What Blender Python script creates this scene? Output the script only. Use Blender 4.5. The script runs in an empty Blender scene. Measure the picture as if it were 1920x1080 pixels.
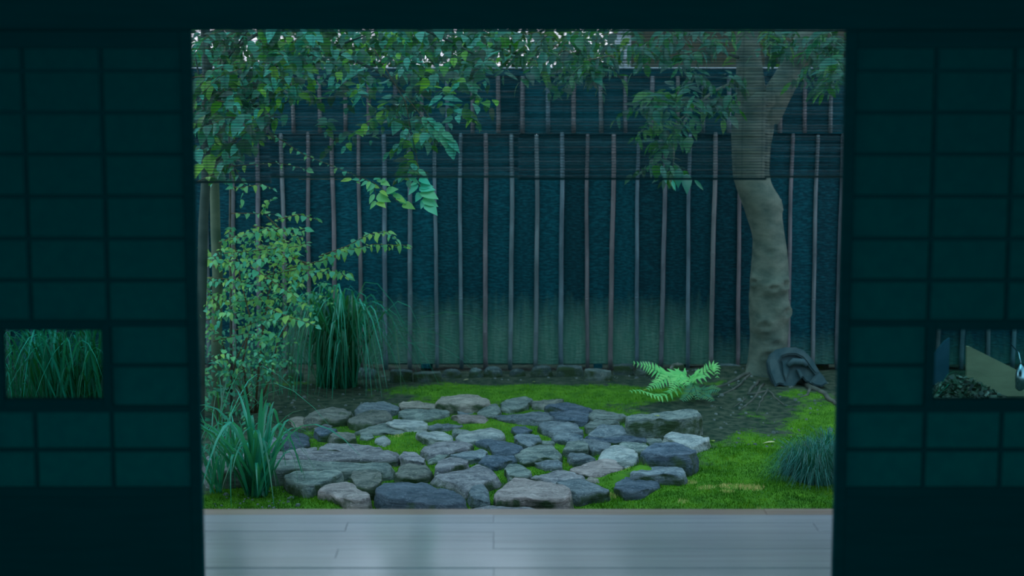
import bpy, bmesh, math, random
import numpy as np
from mathutils import Vector, Matrix, noise as mnoise
random.seed(7); RS = np.random.RandomState(7)
SC = bpy.context.scene; COL = SC.collection
R = random.uniform

# ------------------------------------------------------------------ camera
F = 3150.0; CAMZ = 1.65; TH = math.atan(414/3150.0)
CT, ST = math.cos(TH), math.sin(TH)
cd = bpy.data.cameras.new('camera'); cam = bpy.data.objects.new('camera', cd); COL.objects.link(cam)
cam.location = (0, 0, CAMZ); cam.rotation_euler = (math.pi/2 - TH, 0, 0)
cd.sensor_width = 36; cd.lens = 36*F/1920; cd.clip_end = 200
cd.dof.use_dof = True; cd.dof.focus_distance = 8.7; cd.dof.aperture_fstop = (cd.lens/1000)/0.029
SC.camera = cam
# ------------------------------------------------------------------ sky, light, exposure
w = bpy.data.worlds.new('sky'); SC.world = w; w.use_nodes = True
nt = w.node_tree; bg = nt.nodes['Background']
tc = nt.nodes.new('ShaderNodeTexCoord'); sx = nt.nodes.new('ShaderNodeSeparateXYZ')
rp = nt.nodes.new('ShaderNodeValToRGB')
rp.color_ramp.elements[0].position = 0.0; rp.color_ramp.elements[0].color = (1.35, 1.42, 1.68, 1)
rp.color_ramp.elements[1].position = 0.5; rp.color_ramp.elements[1].color = (0.42, 0.72, 0.90, 1)
nt.links.new(tc.outputs['Generated'], sx.inputs[0]); nt.links.new(sx.outputs['Z'], rp.inputs[0])
nt.links.new(rp.outputs[0], bg.inputs[0]); bg.inputs[1].default_value = 1.1
sd = bpy.data.lights.new('sun', 'SUN'); sd.energy = 1.7; sd.angle = math.radians(70); sd.color = (0.58, 0.92, 1.0)
so = bpy.data.objects.new('sun', sd); COL.objects.link(so); so.rotation_euler = (math.radians(14), math.radians(-10), 0)
ld = bpy.data.lights.new('room_fill_light', 'AREA'); ld.shape = 'RECTANGLE'; ld.size = 3.2; ld.size_y = 1.6  # unseen fill lamp added behind the camera to lift the dark interior
ld.energy = 44; ld.color = (0.05, 0.93, 1.12)
lo = bpy.data.objects.new('room_fill_light', ld); COL.objects.link(lo); lo.location = (0, -1.6, 1.55); lo.rotation_euler = (math.radians(90), 0, 0)
vs = SC.view_settings; vs.view_transform = 'Standard'; vs.look = 'None'; vs.exposure = 0.0; vs.gamma = 1; vs.use_curve_mapping = False
SC.cycles.max_bounces = 7; SC.cycles.transparent_max_bounces = 12
SC.cycles.sample_clamp_indirect = 4

# ------------------------------------------------------------------ helpers
GZ = -0.45                                   # garden ground level; veranda floor is 0
def ray(px, py):
    a = (px-960)/F; b = (540-py)/F
    return (a, CT + b*ST, -ST + b*CT)
def at(px, py, Y):                            # a point of the picture at the distance Y
    d = ray(px, py); t = Y/d[1]; return Vector((d[0]*t, Y, CAMZ + d[2]*t))
def gr(px, py, z=GZ):                         # a point of the picture on the level z
    d = ray(px, py); t = (z-CAMZ)/d[2]; return Vector((d[0]*t, d[1]*t, z))
def proj(x, y, z):
    dz = z-CAMZ; f = y*CT - dz*ST; u = y*ST + dz*CT
    return 960 + F*x/f, 540 - F*u/f

def link(o, parent=None):
    COL.objects.link(o)
    if parent is not None: o.parent = parent
    return o
def tag(o, label=None, cat=None, group=None, kind=None):
    if label: o['label'] = label
    if cat: o['category'] = cat
    if group: o['group'] = group
    if kind: o['kind'] = kind
    return o
def thing(name, label, cat, loc=(0, 0, 0), group=None, kind=None):
    o = bpy.data.objects.new(name, None); COL.objects.link(o); o.location = loc; o.empty_display_size = 0.1
    return tag(o, label, cat, group, kind)
def mesh(name, vs_, fs, m=None, smooth=False):
    me = bpy.data.meshes.new(name); me.from_pydata([tuple(v) for v in vs_], [], fs); me.update()
    if m: me.materials.append(m)
    if smooth: me.polygons.foreach_set('use_smooth', [True]*len(me.polygons))
    return me
def ob(name, me, parent=None, M=None):
    o = bpy.data.objects.new(name, me); COL.objects.link(o)
    if parent is not None: o.parent = parent
    if M is not None: o.matrix_local = M if not isinstance(M, Vector) else Matrix.Translation(M)
    return o
class MB:
    def __init__(s): s.v = []; s.f = []
    def add(s, v, f):
        k = len(s.v); s.v += [tuple(p) for p in v]; s.f += [tuple(i+k for i in q) for q in f]
    def box(s, x0, x1, y0, y1, z0, z1, b=0.0):
        if b <= 0:
            v = [(x0,y0,z0),(x1,y0,z0),(x1,y1,z0),(x0,y1,z0),(x0,y0,z1),(x1,y0,z1),(x1,y1,z1),(x0,y1,z1)]
            s.add(v, [(0,3,2,1),(4,5,6,7),(0,1,5,4),(1,2,6,5),(2,3,7,6),(3,0,4,7)])
        else:
            bm = bmesh.new(); bmesh.ops.create_cube(bm, size=1)
            for q in bm.verts: q.co = ((x0+x1)/2+q.co.x*(x1-x0), (y0+y1)/2+q.co.y*(y1-y0), (z0+z1)/2+q.co.z*(z1-z0))
            bmesh.ops.bevel(bm, geom=list(bm.edges), offset=b, segments=1, affect='EDGES')
            bm.verts.index_update(); s.add([q.co[:] for q in bm.verts], [[q.index for q in f.verts] for f in bm.faces]); bm.free()
    def tube(s, pts, rad, n=8, cap=True):
        pts = [Vector(p) for p in pts]; k0 = len(s.v); L = len(pts)
        up = Vector((0, 0, 1))
        for i, p in enumerate(pts):
            t = (pts[min(i+1, L-1)]-pts[max(i-1, 0)]).normalized()
            a = t.cross(up if abs(t.z) < 0.95 else Vector((0, 1, 0)));  a.normalize(); b = t.cross(a)
            r = rad[i] if isinstance(rad, (list, tuple)) else rad
            for j in range(n):
                q = 2*math.pi*j/n; s.v.append(tuple(p + a*math.cos(q)*r + b*math.sin(q)*r))
        for i in range(L-1):
            for j in range(n):
                a0 = k0+i*n+j; a1 = k0+i*n+(j+1) % n; s.f.append((a0, a1, a1+n, a0+n))
        if cap:
            s.f.append(tuple(k0+j for j in range(n))[::-1]); s.f.append(tuple(k0+(L-1)*n+j for j in range(n)))
    def me(s, name, m=None, smooth=False): return mesh(name, s.v, s.f, m, smooth)
def boxo(name, x0, x1, y0, y1, z0, z1, m, parent=None, b=0.0):
    q = MB(); q.box(x0, x1, y0, y1, z0, z1, b); return ob(name, q.me(name, m), parent)

# ------------------------------------------------------------------ materials
def nd(nt, t, **kw):
    n = nt.nodes.new(t)
    for k, v in kw.items(): setattr(n, k, v)
    return n
def base(name, rough=0.7, spec=0.3):
    m = bpy.data.materials.new(name); m.use_nodes = True; nt = m.node_tree; b = nt.nodes['Principled BSDF']
    b.inputs['Roughness'].default_value = rough; b.inputs['Specular IOR Level'].default_value = spec
    return m, nt, b
def noise_col(nt, c1, c2, scale, stretch=(1, 1, 1), detail=4, lo=0.35, hi=0.65, coord='Object', offs=True):
    tc = nd(nt, 'ShaderNodeTexCoord'); mp = nd(nt, 'ShaderNodeMapping'); mp.inputs['Scale'].default_value = stretch
    nt.links.new(tc.outputs[coord], mp.inputs[0])
    if offs:
        oi = nd(nt, 'ShaderNodeObjectInfo'); ml = nd(nt, 'ShaderNodeVectorMath', operation='SCALE'); ml.inputs[0].default_value = (37, 23, 11)
        nt.links.new(oi.outputs['Random'], ml.inputs['Scale']); nt.links.new(ml.outputs[0], mp.inputs['Location'])
    n = nd(nt, 'ShaderNodeTexNoise'); n.inputs['Scale'].default_value = scale; n.inputs['Detail'].default_value = detail
    nt.links.new(mp.outputs[0], n.inputs[0])
    r = nd(nt, 'ShaderNodeValToRGB'); e = r.color_ramp.elements; e[0].position = lo; e[1].position = hi
    e[0].color = (*c1, 1); e[1].color = (*c2, 1); nt.links.new(n.outputs[0], r.inputs[0])
    return r.outputs[0], n.outputs[0], mp
def mixc(nt, fac, a, b, mode='MIX'):
    m = nd(nt, 'ShaderNodeMix', data_type='RGBA', blend_type=mode)
    for s, v in ((0, fac), (6, a), (7, b)):
        if isinstance(v, (int, float)): m.inputs[s].default_value = v
        elif isinstance(v, tuple): m.inputs[s].default_value = (*v, 1)
        else: nt.links.new(v, m.inputs[s])
    return m.outputs[2]
def bump(nt, b, h, strength=0.4, dist=0.01):
    u = nd(nt, 'ShaderNodeBump'); u.inputs['Strength'].default_value = strength; u.inputs['Distance'].default_value = dist
    nt.links.new(h, u.inputs['Height']); nt.links.new(u.outputs[0], b.inputs['Normal'])
def rnd_val(nt, col, lo, hi):                 # value varies from object to object
    oi = nd(nt, 'ShaderNodeObjectInfo'); mr = nd(nt, 'ShaderNodeMapRange'); mr.inputs[3].default_value = lo; mr.inputs[4].default_value = hi
    nt.links.new(oi.outputs['Random'], mr.inputs[0])
    v = nd(nt, 'ShaderNodeVectorMath', operation='SCALE'); nt.links.new(col, v.inputs[0]); nt.links.new(mr.outputs[0], v.inputs['Scale'])
    return v.outputs[0]
def simple(name, c1, c2, scale=8, stretch=(1, 1, 1), rough=0.75, spec=0.25, bs=0.4, bd=0.006, vary=None, lo=.35, hi=.65, detail=4):
    m, nt, b = base(name, rough, spec); c, h, _ = noise_col(nt, c1, c2, scale, stretch, detail, lo, hi)
    if vary: c = rnd_val(nt, c, *vary)
    nt.links.new(c, b.inputs['Base Color'])
    if bs: bump(nt, b, h, bs, bd)
    return m
def leaf_mat(name, cols, trans=0.35, rough=0.4, attr=False, spec=0.5):
    m, nt, b = base(name, rough, spec)
    r = nd(nt, 'ShaderNodeValToRGB'); e = r.color_ramp.elements
    for i, c in enumerate(cols):
        p = i/(len(cols)-1)
        el = e[0] if i == 0 else (e[len(e)-1] if i == len(cols)-1 else e.new(p)); el.position = p; el.color = (*c, 1)
    if attr: a = nd(nt, 'ShaderNodeAttribute', attribute_name='tone'); nt.links.new(a.outputs['Fac'], r.inputs[0])
    else: a = nd(nt, 'ShaderNodeObjectInfo'); nt.links.new(a.outputs['Random'], r.inputs[0])
    nt.links.new(r.outputs[0], b.inputs['Base Color'])
    t = nd(nt, 'ShaderNodeBsdfTranslucent'); mu = mixc(nt, 0.5, r.outputs[0], (0.10, 0.42, 0.03)); nt.links.new(mu, t.inputs[0])
    mx = nd(nt, 'ShaderNodeMixShader'); mx.inputs[0].default_value = trans
    nt.links.new(b.outputs[0], mx.inputs[1]); nt.links.new(t.outputs[0], mx.inputs[2]); nt.links.new(mx.outputs[0], nt.nodes['Material Output'].inputs[0])
    return m

M = {}
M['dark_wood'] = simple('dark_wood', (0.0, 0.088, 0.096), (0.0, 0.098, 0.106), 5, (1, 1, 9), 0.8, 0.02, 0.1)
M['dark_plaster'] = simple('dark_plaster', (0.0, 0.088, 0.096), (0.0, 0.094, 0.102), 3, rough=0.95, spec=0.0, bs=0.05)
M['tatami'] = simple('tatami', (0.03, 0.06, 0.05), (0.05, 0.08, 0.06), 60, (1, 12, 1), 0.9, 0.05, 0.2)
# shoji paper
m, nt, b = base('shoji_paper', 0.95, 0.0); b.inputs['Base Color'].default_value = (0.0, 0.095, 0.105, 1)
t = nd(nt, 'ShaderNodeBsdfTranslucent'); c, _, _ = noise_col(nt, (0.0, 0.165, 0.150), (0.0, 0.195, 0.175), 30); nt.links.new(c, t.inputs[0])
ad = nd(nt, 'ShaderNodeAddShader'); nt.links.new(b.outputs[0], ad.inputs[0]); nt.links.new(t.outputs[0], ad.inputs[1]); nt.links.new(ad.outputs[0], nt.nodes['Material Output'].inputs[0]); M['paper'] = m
# window glass
m = bpy.data.materials.new('window_glass'); m.use_nodes = True; nt = m.node_tree; nt.nodes.remove(nt.nodes['Principled BSDF'])
tr = nd(nt, 'ShaderNodeBsdfTransparent'); tr.inputs[0].default_value = (0.50, 0.72, 0.72, 1); gl = nd(nt, 'ShaderNodeBsdfGlossy'); gl.inputs['Roughness'].default_value = 0.05
mx = nd(nt, 'ShaderNodeMixShader'); mx.inputs[0].default_value = 0.04; nt.links.new(tr.outputs[0], mx.inputs[1]); nt.links.new(gl.outputs[0], mx.inputs[2]); nt.links.new(mx.outputs[0], nt.nodes['Material Output'].inputs[0]); M['glass'] = m
# veranda boards
def veranda(name, c1, c2):
    m, nt, b = base(name, 0.26, 0.9); c, h, _ = noise_col(nt, c1, c2, 2.2, (0.6, 14, 4)); c = rnd_val(nt, c, 0.93, 1.07)
    nt.links.new(c, b.inputs['Base Color']); bump(nt, b, h, 0.06, 0.002)
    b.inputs['Coat Weight'].default_value = 1.0; b.inputs['Coat Roughness'].default_value = 0.14; b.inputs['Coat IOR'].default_value = 2.05; return m
M['board'] = veranda('veranda_board', (0.70, 0.62, 0.68), (0.84, 0.76, 0.84))
M['board_edge'] = veranda('veranda_edge_board', (0.62, 0.34, 0.25), (0.74, 0.46, 0.36))
# charred fence boards: dark scorched grain, weathered green-grey towards the foot
def charred(name, z0, z1):
    m, nt, b = base(name, 0.55, 0.12)
    c, h, mp = noise_col(nt, (0.0, 0.040, 0.058), (0.003, 0.100, 0.132), 30, (1, 1, 3.4), 6, 0.42, 0.74)
    c2, h2, _ = noise_col(nt, (0.050, 0.180, 0.140), (0.115, 0.240, 0.195), 14, (4, 1, 0.5), 5, 0.3, 0.7)
    c3, h3, _ = noise_col(nt, (0, 0, 0), (1, 1, 1), 9, (3.5, 1, 0.55), 6, 0.2, 0.8)
    tcc = nd(nt, 'ShaderNodeTexCoord'); sp = nd(nt, 'ShaderNodeSeparateXYZ'); nt.links.new(tcc.outputs['Object'], sp.inputs[0])
    a1 = nd(nt, 'ShaderNodeMath', operation='MULTIPLY_ADD'); a1.inputs[1].default_value = 0.26; nt.links.new(h3, a1.inputs[0]); nt.links.new(sp.outputs['Z'], a1.inputs[2])
    mr = nd(nt, 'ShaderNodeMapRange'); mr.inputs[1].default_value = z0; mr.inputs[2].default_value = z1; nt.links.new(a1.outputs[0], mr.inputs[0])
    c = rnd_val(nt, c, 0.7, 1.25)
    nt.links.new(mixc(nt, mr.outputs[0], c, c2), b.inputs['Base Color']); bump(nt, b, h, 0.8, 0.01); return m
M['charred'] = charred('charred_board', 0.62, 0.30); M['charred_low'] = charred('charred_board_dark_foot', 0.36, -0.02)
M['charred_top'] = simple('charred_upper_board', (0.0, 0.044, 0.062), (0.003, 0.085, 0.115), 26, (1, 1, 3.4), 0.6, 0.12, 0.8, 0.01, (0.7, 1.3), 0.4, 0.72, 6)
M['metal_cap'] = simple('fence_cap_metal', (0.5, 0.6, 0.7), (0.6, 0.7, 0.8), 8, rough=0.35, spec=0.6, bs=0)
# bamboo battens, greyed and brownish
m, nt, b = base('weathered_bamboo', 0.5, 0.4)
oi = nd(nt, 'ShaderNodeObjectInfo'); r = nd(nt, 'ShaderNodeValToRGB'); e = r.color_ramp.elements
e[0].color = (0.125, 0.155, 0.185, 1); e[1].color = (0.110, 0.190, 0.245, 1)
for p_, c_ in ((0.3, (0.165, 0.150, 0.165)), (0.55, (0.160, 0.165, 0.170)), (0.8, (0.12, 0.195, 0.225))): q = e.new(p_); q.color = (*c_, 1)
nt.links.new(oi.outputs['Random'], r.inputs[0]); c, h, _ = noise_col(nt, (0.55, 0.6, 0.62), (1.15, 1.15, 1.15), 14, (1, 1, 0.3))
nt.links.new(mixc(nt, 1.0, r.outputs[0], c, 'MULTIPLY'), b.inputs['Base Color']); bump(nt, b, h, 0.2, 0.003); M['bamboo'] = m
# stones
def stone_mat(name, c1, c2, fleck, mossy=0.0):
    m, nt, b = base(name, 0.62, 0.4); c, h, mp0 = noise_col(nt, c1, c2, 8, (1, 1.8, 4), 12, 0.40, 0.62)
    for q_ in nt.nodes:
        if q_.type == 'TEX_NOISE': q_.inputs['Roughness'].default_value = 0.72; q_.inputs['Distortion'].default_value = 0.8
    f, fh, _ = noise_col(nt, (0, 0, 0), (1, 1, 1), 70, (1, 1, 1), 3, 0.56, 0.70)
    c = mixc(nt, mixc(nt, 0.65, (0, 0, 0), f), c, fleck); c = rnd_val(nt, c, 0.92, 1.35)
    # moss in the hollows and low on the flanks
    g = nd(nt, 'ShaderNodeNewGeometry'); s = nd(nt, 'ShaderNodeSeparateXYZ'); nt.links.new(g.outputs['Normal'], s.inputs[0])
    _, mh, _ = noise_col(nt, (0, 0, 0), (1, 1, 1), 11, (1, 1, 1), 5)
    a = nd(nt, 'ShaderNodeMath', operation='MULTIPLY_ADD'); a.inputs[1].default_value = 0.35; nt.links.new(s.outputs['Z'], a.inputs[0]); nt.links.new(mh, a.inputs[2])
    r = nd(nt, 'ShaderNodeMapRange'); r.inputs[1].default_value = 0.62+0.35*mossy; r.inputs[2].default_value = 0.42+0.35*mossy; nt.links.new(a.outputs[0], r.inputs[0])
    c = mixc(nt, r.outputs[0], c, (0.035, 0.085, 0.03)); nt.links.new(c, b.inputs['Base Color']); bump(nt, b, h, 1.0, 0.035); return m
SM = {
 'b': stone_mat('blue_grey_stone', (0.075, 0.115, 0.150), (0.260, 0.310, 0.350), (0.38, 0.45, 0.50)),
 'd': stone_mat('dark_blue_stone', (0.030, 0.062, 0.100), (0.130, 0.175, 0.235), (0.20, 0.26, 0.34)),
 'p': stone_mat('purple_grey_stone', (0.105, 0.115, 0.140), (0.330, 0.325, 0.355), (0.48, 0.48, 0.50)),
 'l': stone_mat('pale_grey_stone', (0.190, 0.240, 0.265), (0.520, 0.560, 0.560), (0.60, 0.62, 0.62)),
 't': stone_mat('tan_stone', (0.200, 0.195, 0.175), (0.460, 0.420, 0.380), (0.55, 0.50, 0.46)),
 'g': stone_mat('green_grey_stone', (0.075, 0.120, 0.125), (0.300, 0.360, 0.345), (0.40, 0.44, 0.40), 0.12),
 'm': stone_mat('mossy_brown_stone', (0.070, 0.095, 0.090), (0.270, 0.280, 0.260), (0.36, 0.36, 0.30), 0.30),
 'r': stone_mat('pinkish_stone', (0.190, 0.165, 0.170), (0.460, 0.390, 0.390), (0.55, 0.50, 0.50))}
SM['f'] = stone_mat('shaded_foundation_stone', (0.030, 0.070, 0.080), (0.110, 0.165, 0.170), (0.25, 0.30, 0.30), 0.15)  # shade under the fence is put into this darker stone colour
SM['g2'] = stone_mat('squared_foundation_stone', (0.070, 0.120, 0.120), (0.18, 0.24, 0.23), (0.3, 0.34, 0.3), 0.1)
M['tile'] = simple('fired_clay_tile', (0.024, 0.070, 0.088), (0.055, 0.105, 0.120), 14, rough=0.7, bs=0.3)
M['bark'] = simple('tree_bark', (0.060, 0.100, 0.085), (0.150, 0.190, 0.155), 9, (1, 1, 1.6), 0.8, 0.15, 0.7, 0.015, None, .3, .7, 7)
M['bark_dark'] = simple('dark_bark', (0.030, 0.062, 0.055), (0.065, 0.105, 0.09), 7, (1, 1, 1.6), 0.8, 0.15, 0.6, 0.01, None, .3, .7, 6)
M['bark_pale'] = simple('pale_smooth_bark', (0.075, 0.125, 0.085), (0.130, 0.185, 0.12), 7, (1, 1, 1.6), 0.8, 0.15, 0.5, 0.01, None, .3, .7, 6)
M['root'] = simple('root_bark', (0.050, 0.070, 0.060), (0.12, 0.125, 0.11), 14, rough=0.85, bs=0.5)
M['twig'] = simple('twig_bark', (0.10, 0.085, 0.05), (0.17, 0.14, 0.08), 14, rough=0.85, bs=0.2)
M['leafA'] = leaf_mat('broad_leaf', [(0.002, 0.045, 0.035), (0.004, 0.10, 0.07), (0.02, 0.26, 0.19), (0.08, 0.60, 0.48), (0.008, 0.11, 0.02), (0.05, 0.28, 0.02), (0.24, 0.62, 0.03)], 0.45, 0.28)  # dark and bright teal stops paint lighting contrast into the leaves
M['leafAs'] = leaf_mat('broad_leaf_mass', [(0.002, 0.035, 0.025), (0.003, 0.07, 0.05), (0.012, 0.20, 0.15), (0.08, 0.52, 0.40), (0.006, 0.10, 0.02), (0.05, 0.28, 0.02), (0.24, 0.60, 0.03)], 0.4, 0.35, True)  # same painted highlights and darks for the merged leaves
M['leafT'] = leaf_mat('teal_lit_leaf', [(0.06, 0.58, 0.40), (0.11, 0.66, 0.46), (0.18, 0.66, 0.34)], 0.3, 0.35)  # teal sky reflection is put into the leaf colour
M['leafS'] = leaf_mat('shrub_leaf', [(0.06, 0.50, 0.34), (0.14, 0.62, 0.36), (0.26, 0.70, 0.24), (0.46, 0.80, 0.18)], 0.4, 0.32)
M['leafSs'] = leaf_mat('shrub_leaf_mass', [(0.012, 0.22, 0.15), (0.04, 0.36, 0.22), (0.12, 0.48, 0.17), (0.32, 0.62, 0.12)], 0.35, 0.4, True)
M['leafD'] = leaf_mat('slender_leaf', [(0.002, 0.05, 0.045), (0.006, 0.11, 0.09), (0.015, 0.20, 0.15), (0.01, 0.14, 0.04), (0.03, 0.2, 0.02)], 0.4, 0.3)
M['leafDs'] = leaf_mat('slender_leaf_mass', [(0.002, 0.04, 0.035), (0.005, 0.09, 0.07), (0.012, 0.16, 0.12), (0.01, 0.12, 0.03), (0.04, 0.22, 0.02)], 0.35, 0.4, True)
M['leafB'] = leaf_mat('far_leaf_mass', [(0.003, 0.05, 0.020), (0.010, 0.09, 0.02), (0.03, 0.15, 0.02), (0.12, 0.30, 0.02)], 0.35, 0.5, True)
M['bladeG'] = leaf_mat('tall_grass_blade', [(0.001, 0.07, 0.035), (0.003, 0.13, 0.07), (0.012, 0.28, 0.17), (0.05, 0.52, 0.38), (0.008, 0.17, 0.03)], 0.35, 0.3)
M['bladeL'] = leaf_mat('strap_leaf', [(0.003, 0.16, 0.10), (0.010, 0.27, 0.18), (0.03, 0.40, 0.28)], 0.35, 0.3)
M['bladeM'] = leaf_mat('blue_grass_blade', [(0.0, 0.06, 0.055), (0.002, 0.12, 0.11), (0.012, 0.22, 0.20)], 0.2, 0.4, True)
M['fern'] = leaf_mat('fern_leaflet', [(0.16, 0.72, 0.22), (0.24, 0.80, 0.24), (0.32, 0.85, 0.26)], 0.35, 0.5)
M['fernD'] = leaf_mat('dark_fern_leaflet', [(0.03, 0.24, 0.14), (0.06, 0.28, 0.11), (0.10, 0.26, 0.08)], 0.35, 0.5)
M['stem'] = simple('dark_stem', (0.01, 0.03, 0.03), (0.02, 0.05, 0.04), 20, bs=0)
M['yellow_leaf'] = leaf_mat('fallen_yellow_leaf', [(0.30, 0.36, 0.05), (0.5, 0.45, 0.15), (0.55, 0.5, 0.3)], 0.1, 0.6)
M['slat'] = None
m, nt, b = base('blind_reed', 0.35, 0.5)
c, h, _ = noise_col(nt, (0.0, 0.062, 0.072), (0.110, 0.360, 0.430), 5, (0.55, 1, 30), 3, 0.46, 0.80)  # pale streaks put the sheen of the reeds into their colour
nt.links.new(rnd_val(nt, c, 0.45, 1.25), b.inputs['Base Color']); M['slat'] = m
M['rail'] = simple('blind_rail', (0.08, 0.12, 0.11), (0.16, 0.17, 0.15), 6, (0.5, 1, 8), 0.5, 0.3, 0.1)
M['cord'] = simple('blind_cord', (0.01, 0.07, 0.075), (0.02, 0.09, 0.10), 20, bs=0)
M['tanboard'] = simple('tan_board', (0.34, 0.29, 0.19), (0.44, 0.37, 0.24), 6, (1, 1, 3), 0.8, 0.2, 0.1)
M['blueboard'] = simple('slate_blue_board', (0.02, 0.09, 0.14), (0.04, 0.12, 0.18), 8, rough=0.7, bs=0.1)
M['litter'] = leaf_mat('litter_flakes', [(0.05, 0.07, 0.07), (0.13, 0.11, 0.09), (0.03, 0.09, 0.05), (0.3, 0.3, 0.26)], 0.05, 0.8, True)
M['steel'] = simple('polished_steel', (0.5, 0.6, 0.7), (0.6, 0.7, 0.8), 4, rough=0.2, spec=0.8, bs=0); M['steel'].node_tree.nodes['Principled BSDF'].inputs['Metallic'].default_value = 1
M['house'] = simple('neighbour_wall', (0.075, 0.080, 0.055), (0.095, 0.10, 0.070), 3, rough=0.9, bs=0.1)
M['siding'] = simple('pale_siding', (0.45, 0.55, 0.62), (0.55, 0.62, 0.70), 3, rough=0.8, bs=0.1)
M['rooftile'] = simple('grey_roof', (0.08, 0.10, 0.12), (0.12, 0.14, 0.16), 8, rough=0.7)
# ground: soil and moss, the share of moss stored per vertex
m, nt, b = base('garden_ground', 0.9, 0.15)
cs, hs, _ = noise_col(nt, (0.010, 0.034, 0.022), (0.080, 0.100, 0.070), 20, (1, 1, 1), 8, 0.35, 0.75)
cm, hm, _ = noise_col(nt, (0.035, 0.125, 0.012), (0.095, 0.25, 0.018), 12, (1, 1, 1), 8, 0.3, 0.7)
_, hn, _ = noise_col(nt, (0, 0, 0), (1, 1, 1), 22, (1, 1, 1), 6)
a = nd(nt, 'ShaderNodeAttribute', attribute_name='moss'); s1 = nd(nt, 'ShaderNodeMath', operation='MULTIPLY_ADD'); s1.inputs[1].default_value = 0.8; nt.links.new(hn, s1.inputs[0]); nt.links.new(a.outputs['Fac'], s1.inputs[2])
r1 = nd(nt, 'ShaderNodeMapRange'); r1.inputs[1].default_value = 0.70; r1.inputs[2].default_value = 1.0; nt.links.new(s1.outputs[0], r1.inputs[0])
nt.links.new(mixc(nt, r1.outputs[0], cs, cm), b.inputs['Base Color']); bump(nt, b, hs, 0.9, 0.02); M['ground'] = m
m, nt, b = base('moss_fronds', 0.85, 0.1)
a = nd(nt, 'ShaderNodeAttribute', attribute_name='tone'); r = nd(nt, 'ShaderNodeValToRGB'); e = r.color_ramp.elements
e[0].color = (0.012, 0.085, 0.012, 1); e[1].color = (0.85, 0.68, 0.28, 1); e[1].position = 1.0
for p_, c_ in ((0.25, (0.050, 0.19, 0.012)), (0.5, (0.10, 0.29, 0.012)), (0.72, (0.20, 0.37, 0.02)), (0.85, (0.30, 0.36, 0.08))): q = e.new(p_); q.color = (*c_, 1)
nt.links.new(a.outputs['Fac'], r.inputs[0]); nt.links.new(r.outputs[0], b.inputs['Base Color']); M['moss'] = m

# ------------------------------------------------------------------ the room and veranda
XC = at(972, 560, 4.72).x
PY = 4.72                                     # plane of the sliding doors
OL, OR_ = at(371, 560, PY).x, at(573+1000, 560, PY).x
KZ = at(960, 57, PY).z
def struct(o): o['kind'] = 'structure'; return o
struct(boxo('floor', -3.9, 3.9, -2.2, 4.78, -0.06, 0, M['tatami']))
struct(boxo('ceiling', -3.9, 3.9, -2.2, 4.8, 2.42, 2.50, M['dark_plaster']))
struct(boxo('wall_left', -4.0, -3.9, -2.2, 4.8, -0.06, 2.5, M['dark_plaster']))
struct(boxo('wall_right', 3.9, 4.0, -2.2, 4.8, -0.06, 2.5, M['dark_plaster']))
struct(boxo('wall_back', -4.0, 4.0, -2.3, -2.2, -0.06, 2.5, M['dark_plaster']))
wf = MB(); wf.box(-3.9, 3.9, PY-0.05, PY+0.07, KZ+0.09, 2.42)
DW = (OL - at(-245, 560, PY).x)
wf.box(-3.9, OL-DW, PY-0.05, PY+0.07, 0, KZ+0.09); wf.box(OR_+DW, 3.9, PY-0.05, PY+0.07, 0, KZ+0.09)
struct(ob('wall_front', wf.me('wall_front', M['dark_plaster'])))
struct(boxo('trim_1', OL-DW, OR_+DW, PY-0.06, PY+0.07, KZ, KZ+0.09, M['dark_wood'], b=0.004))
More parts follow.
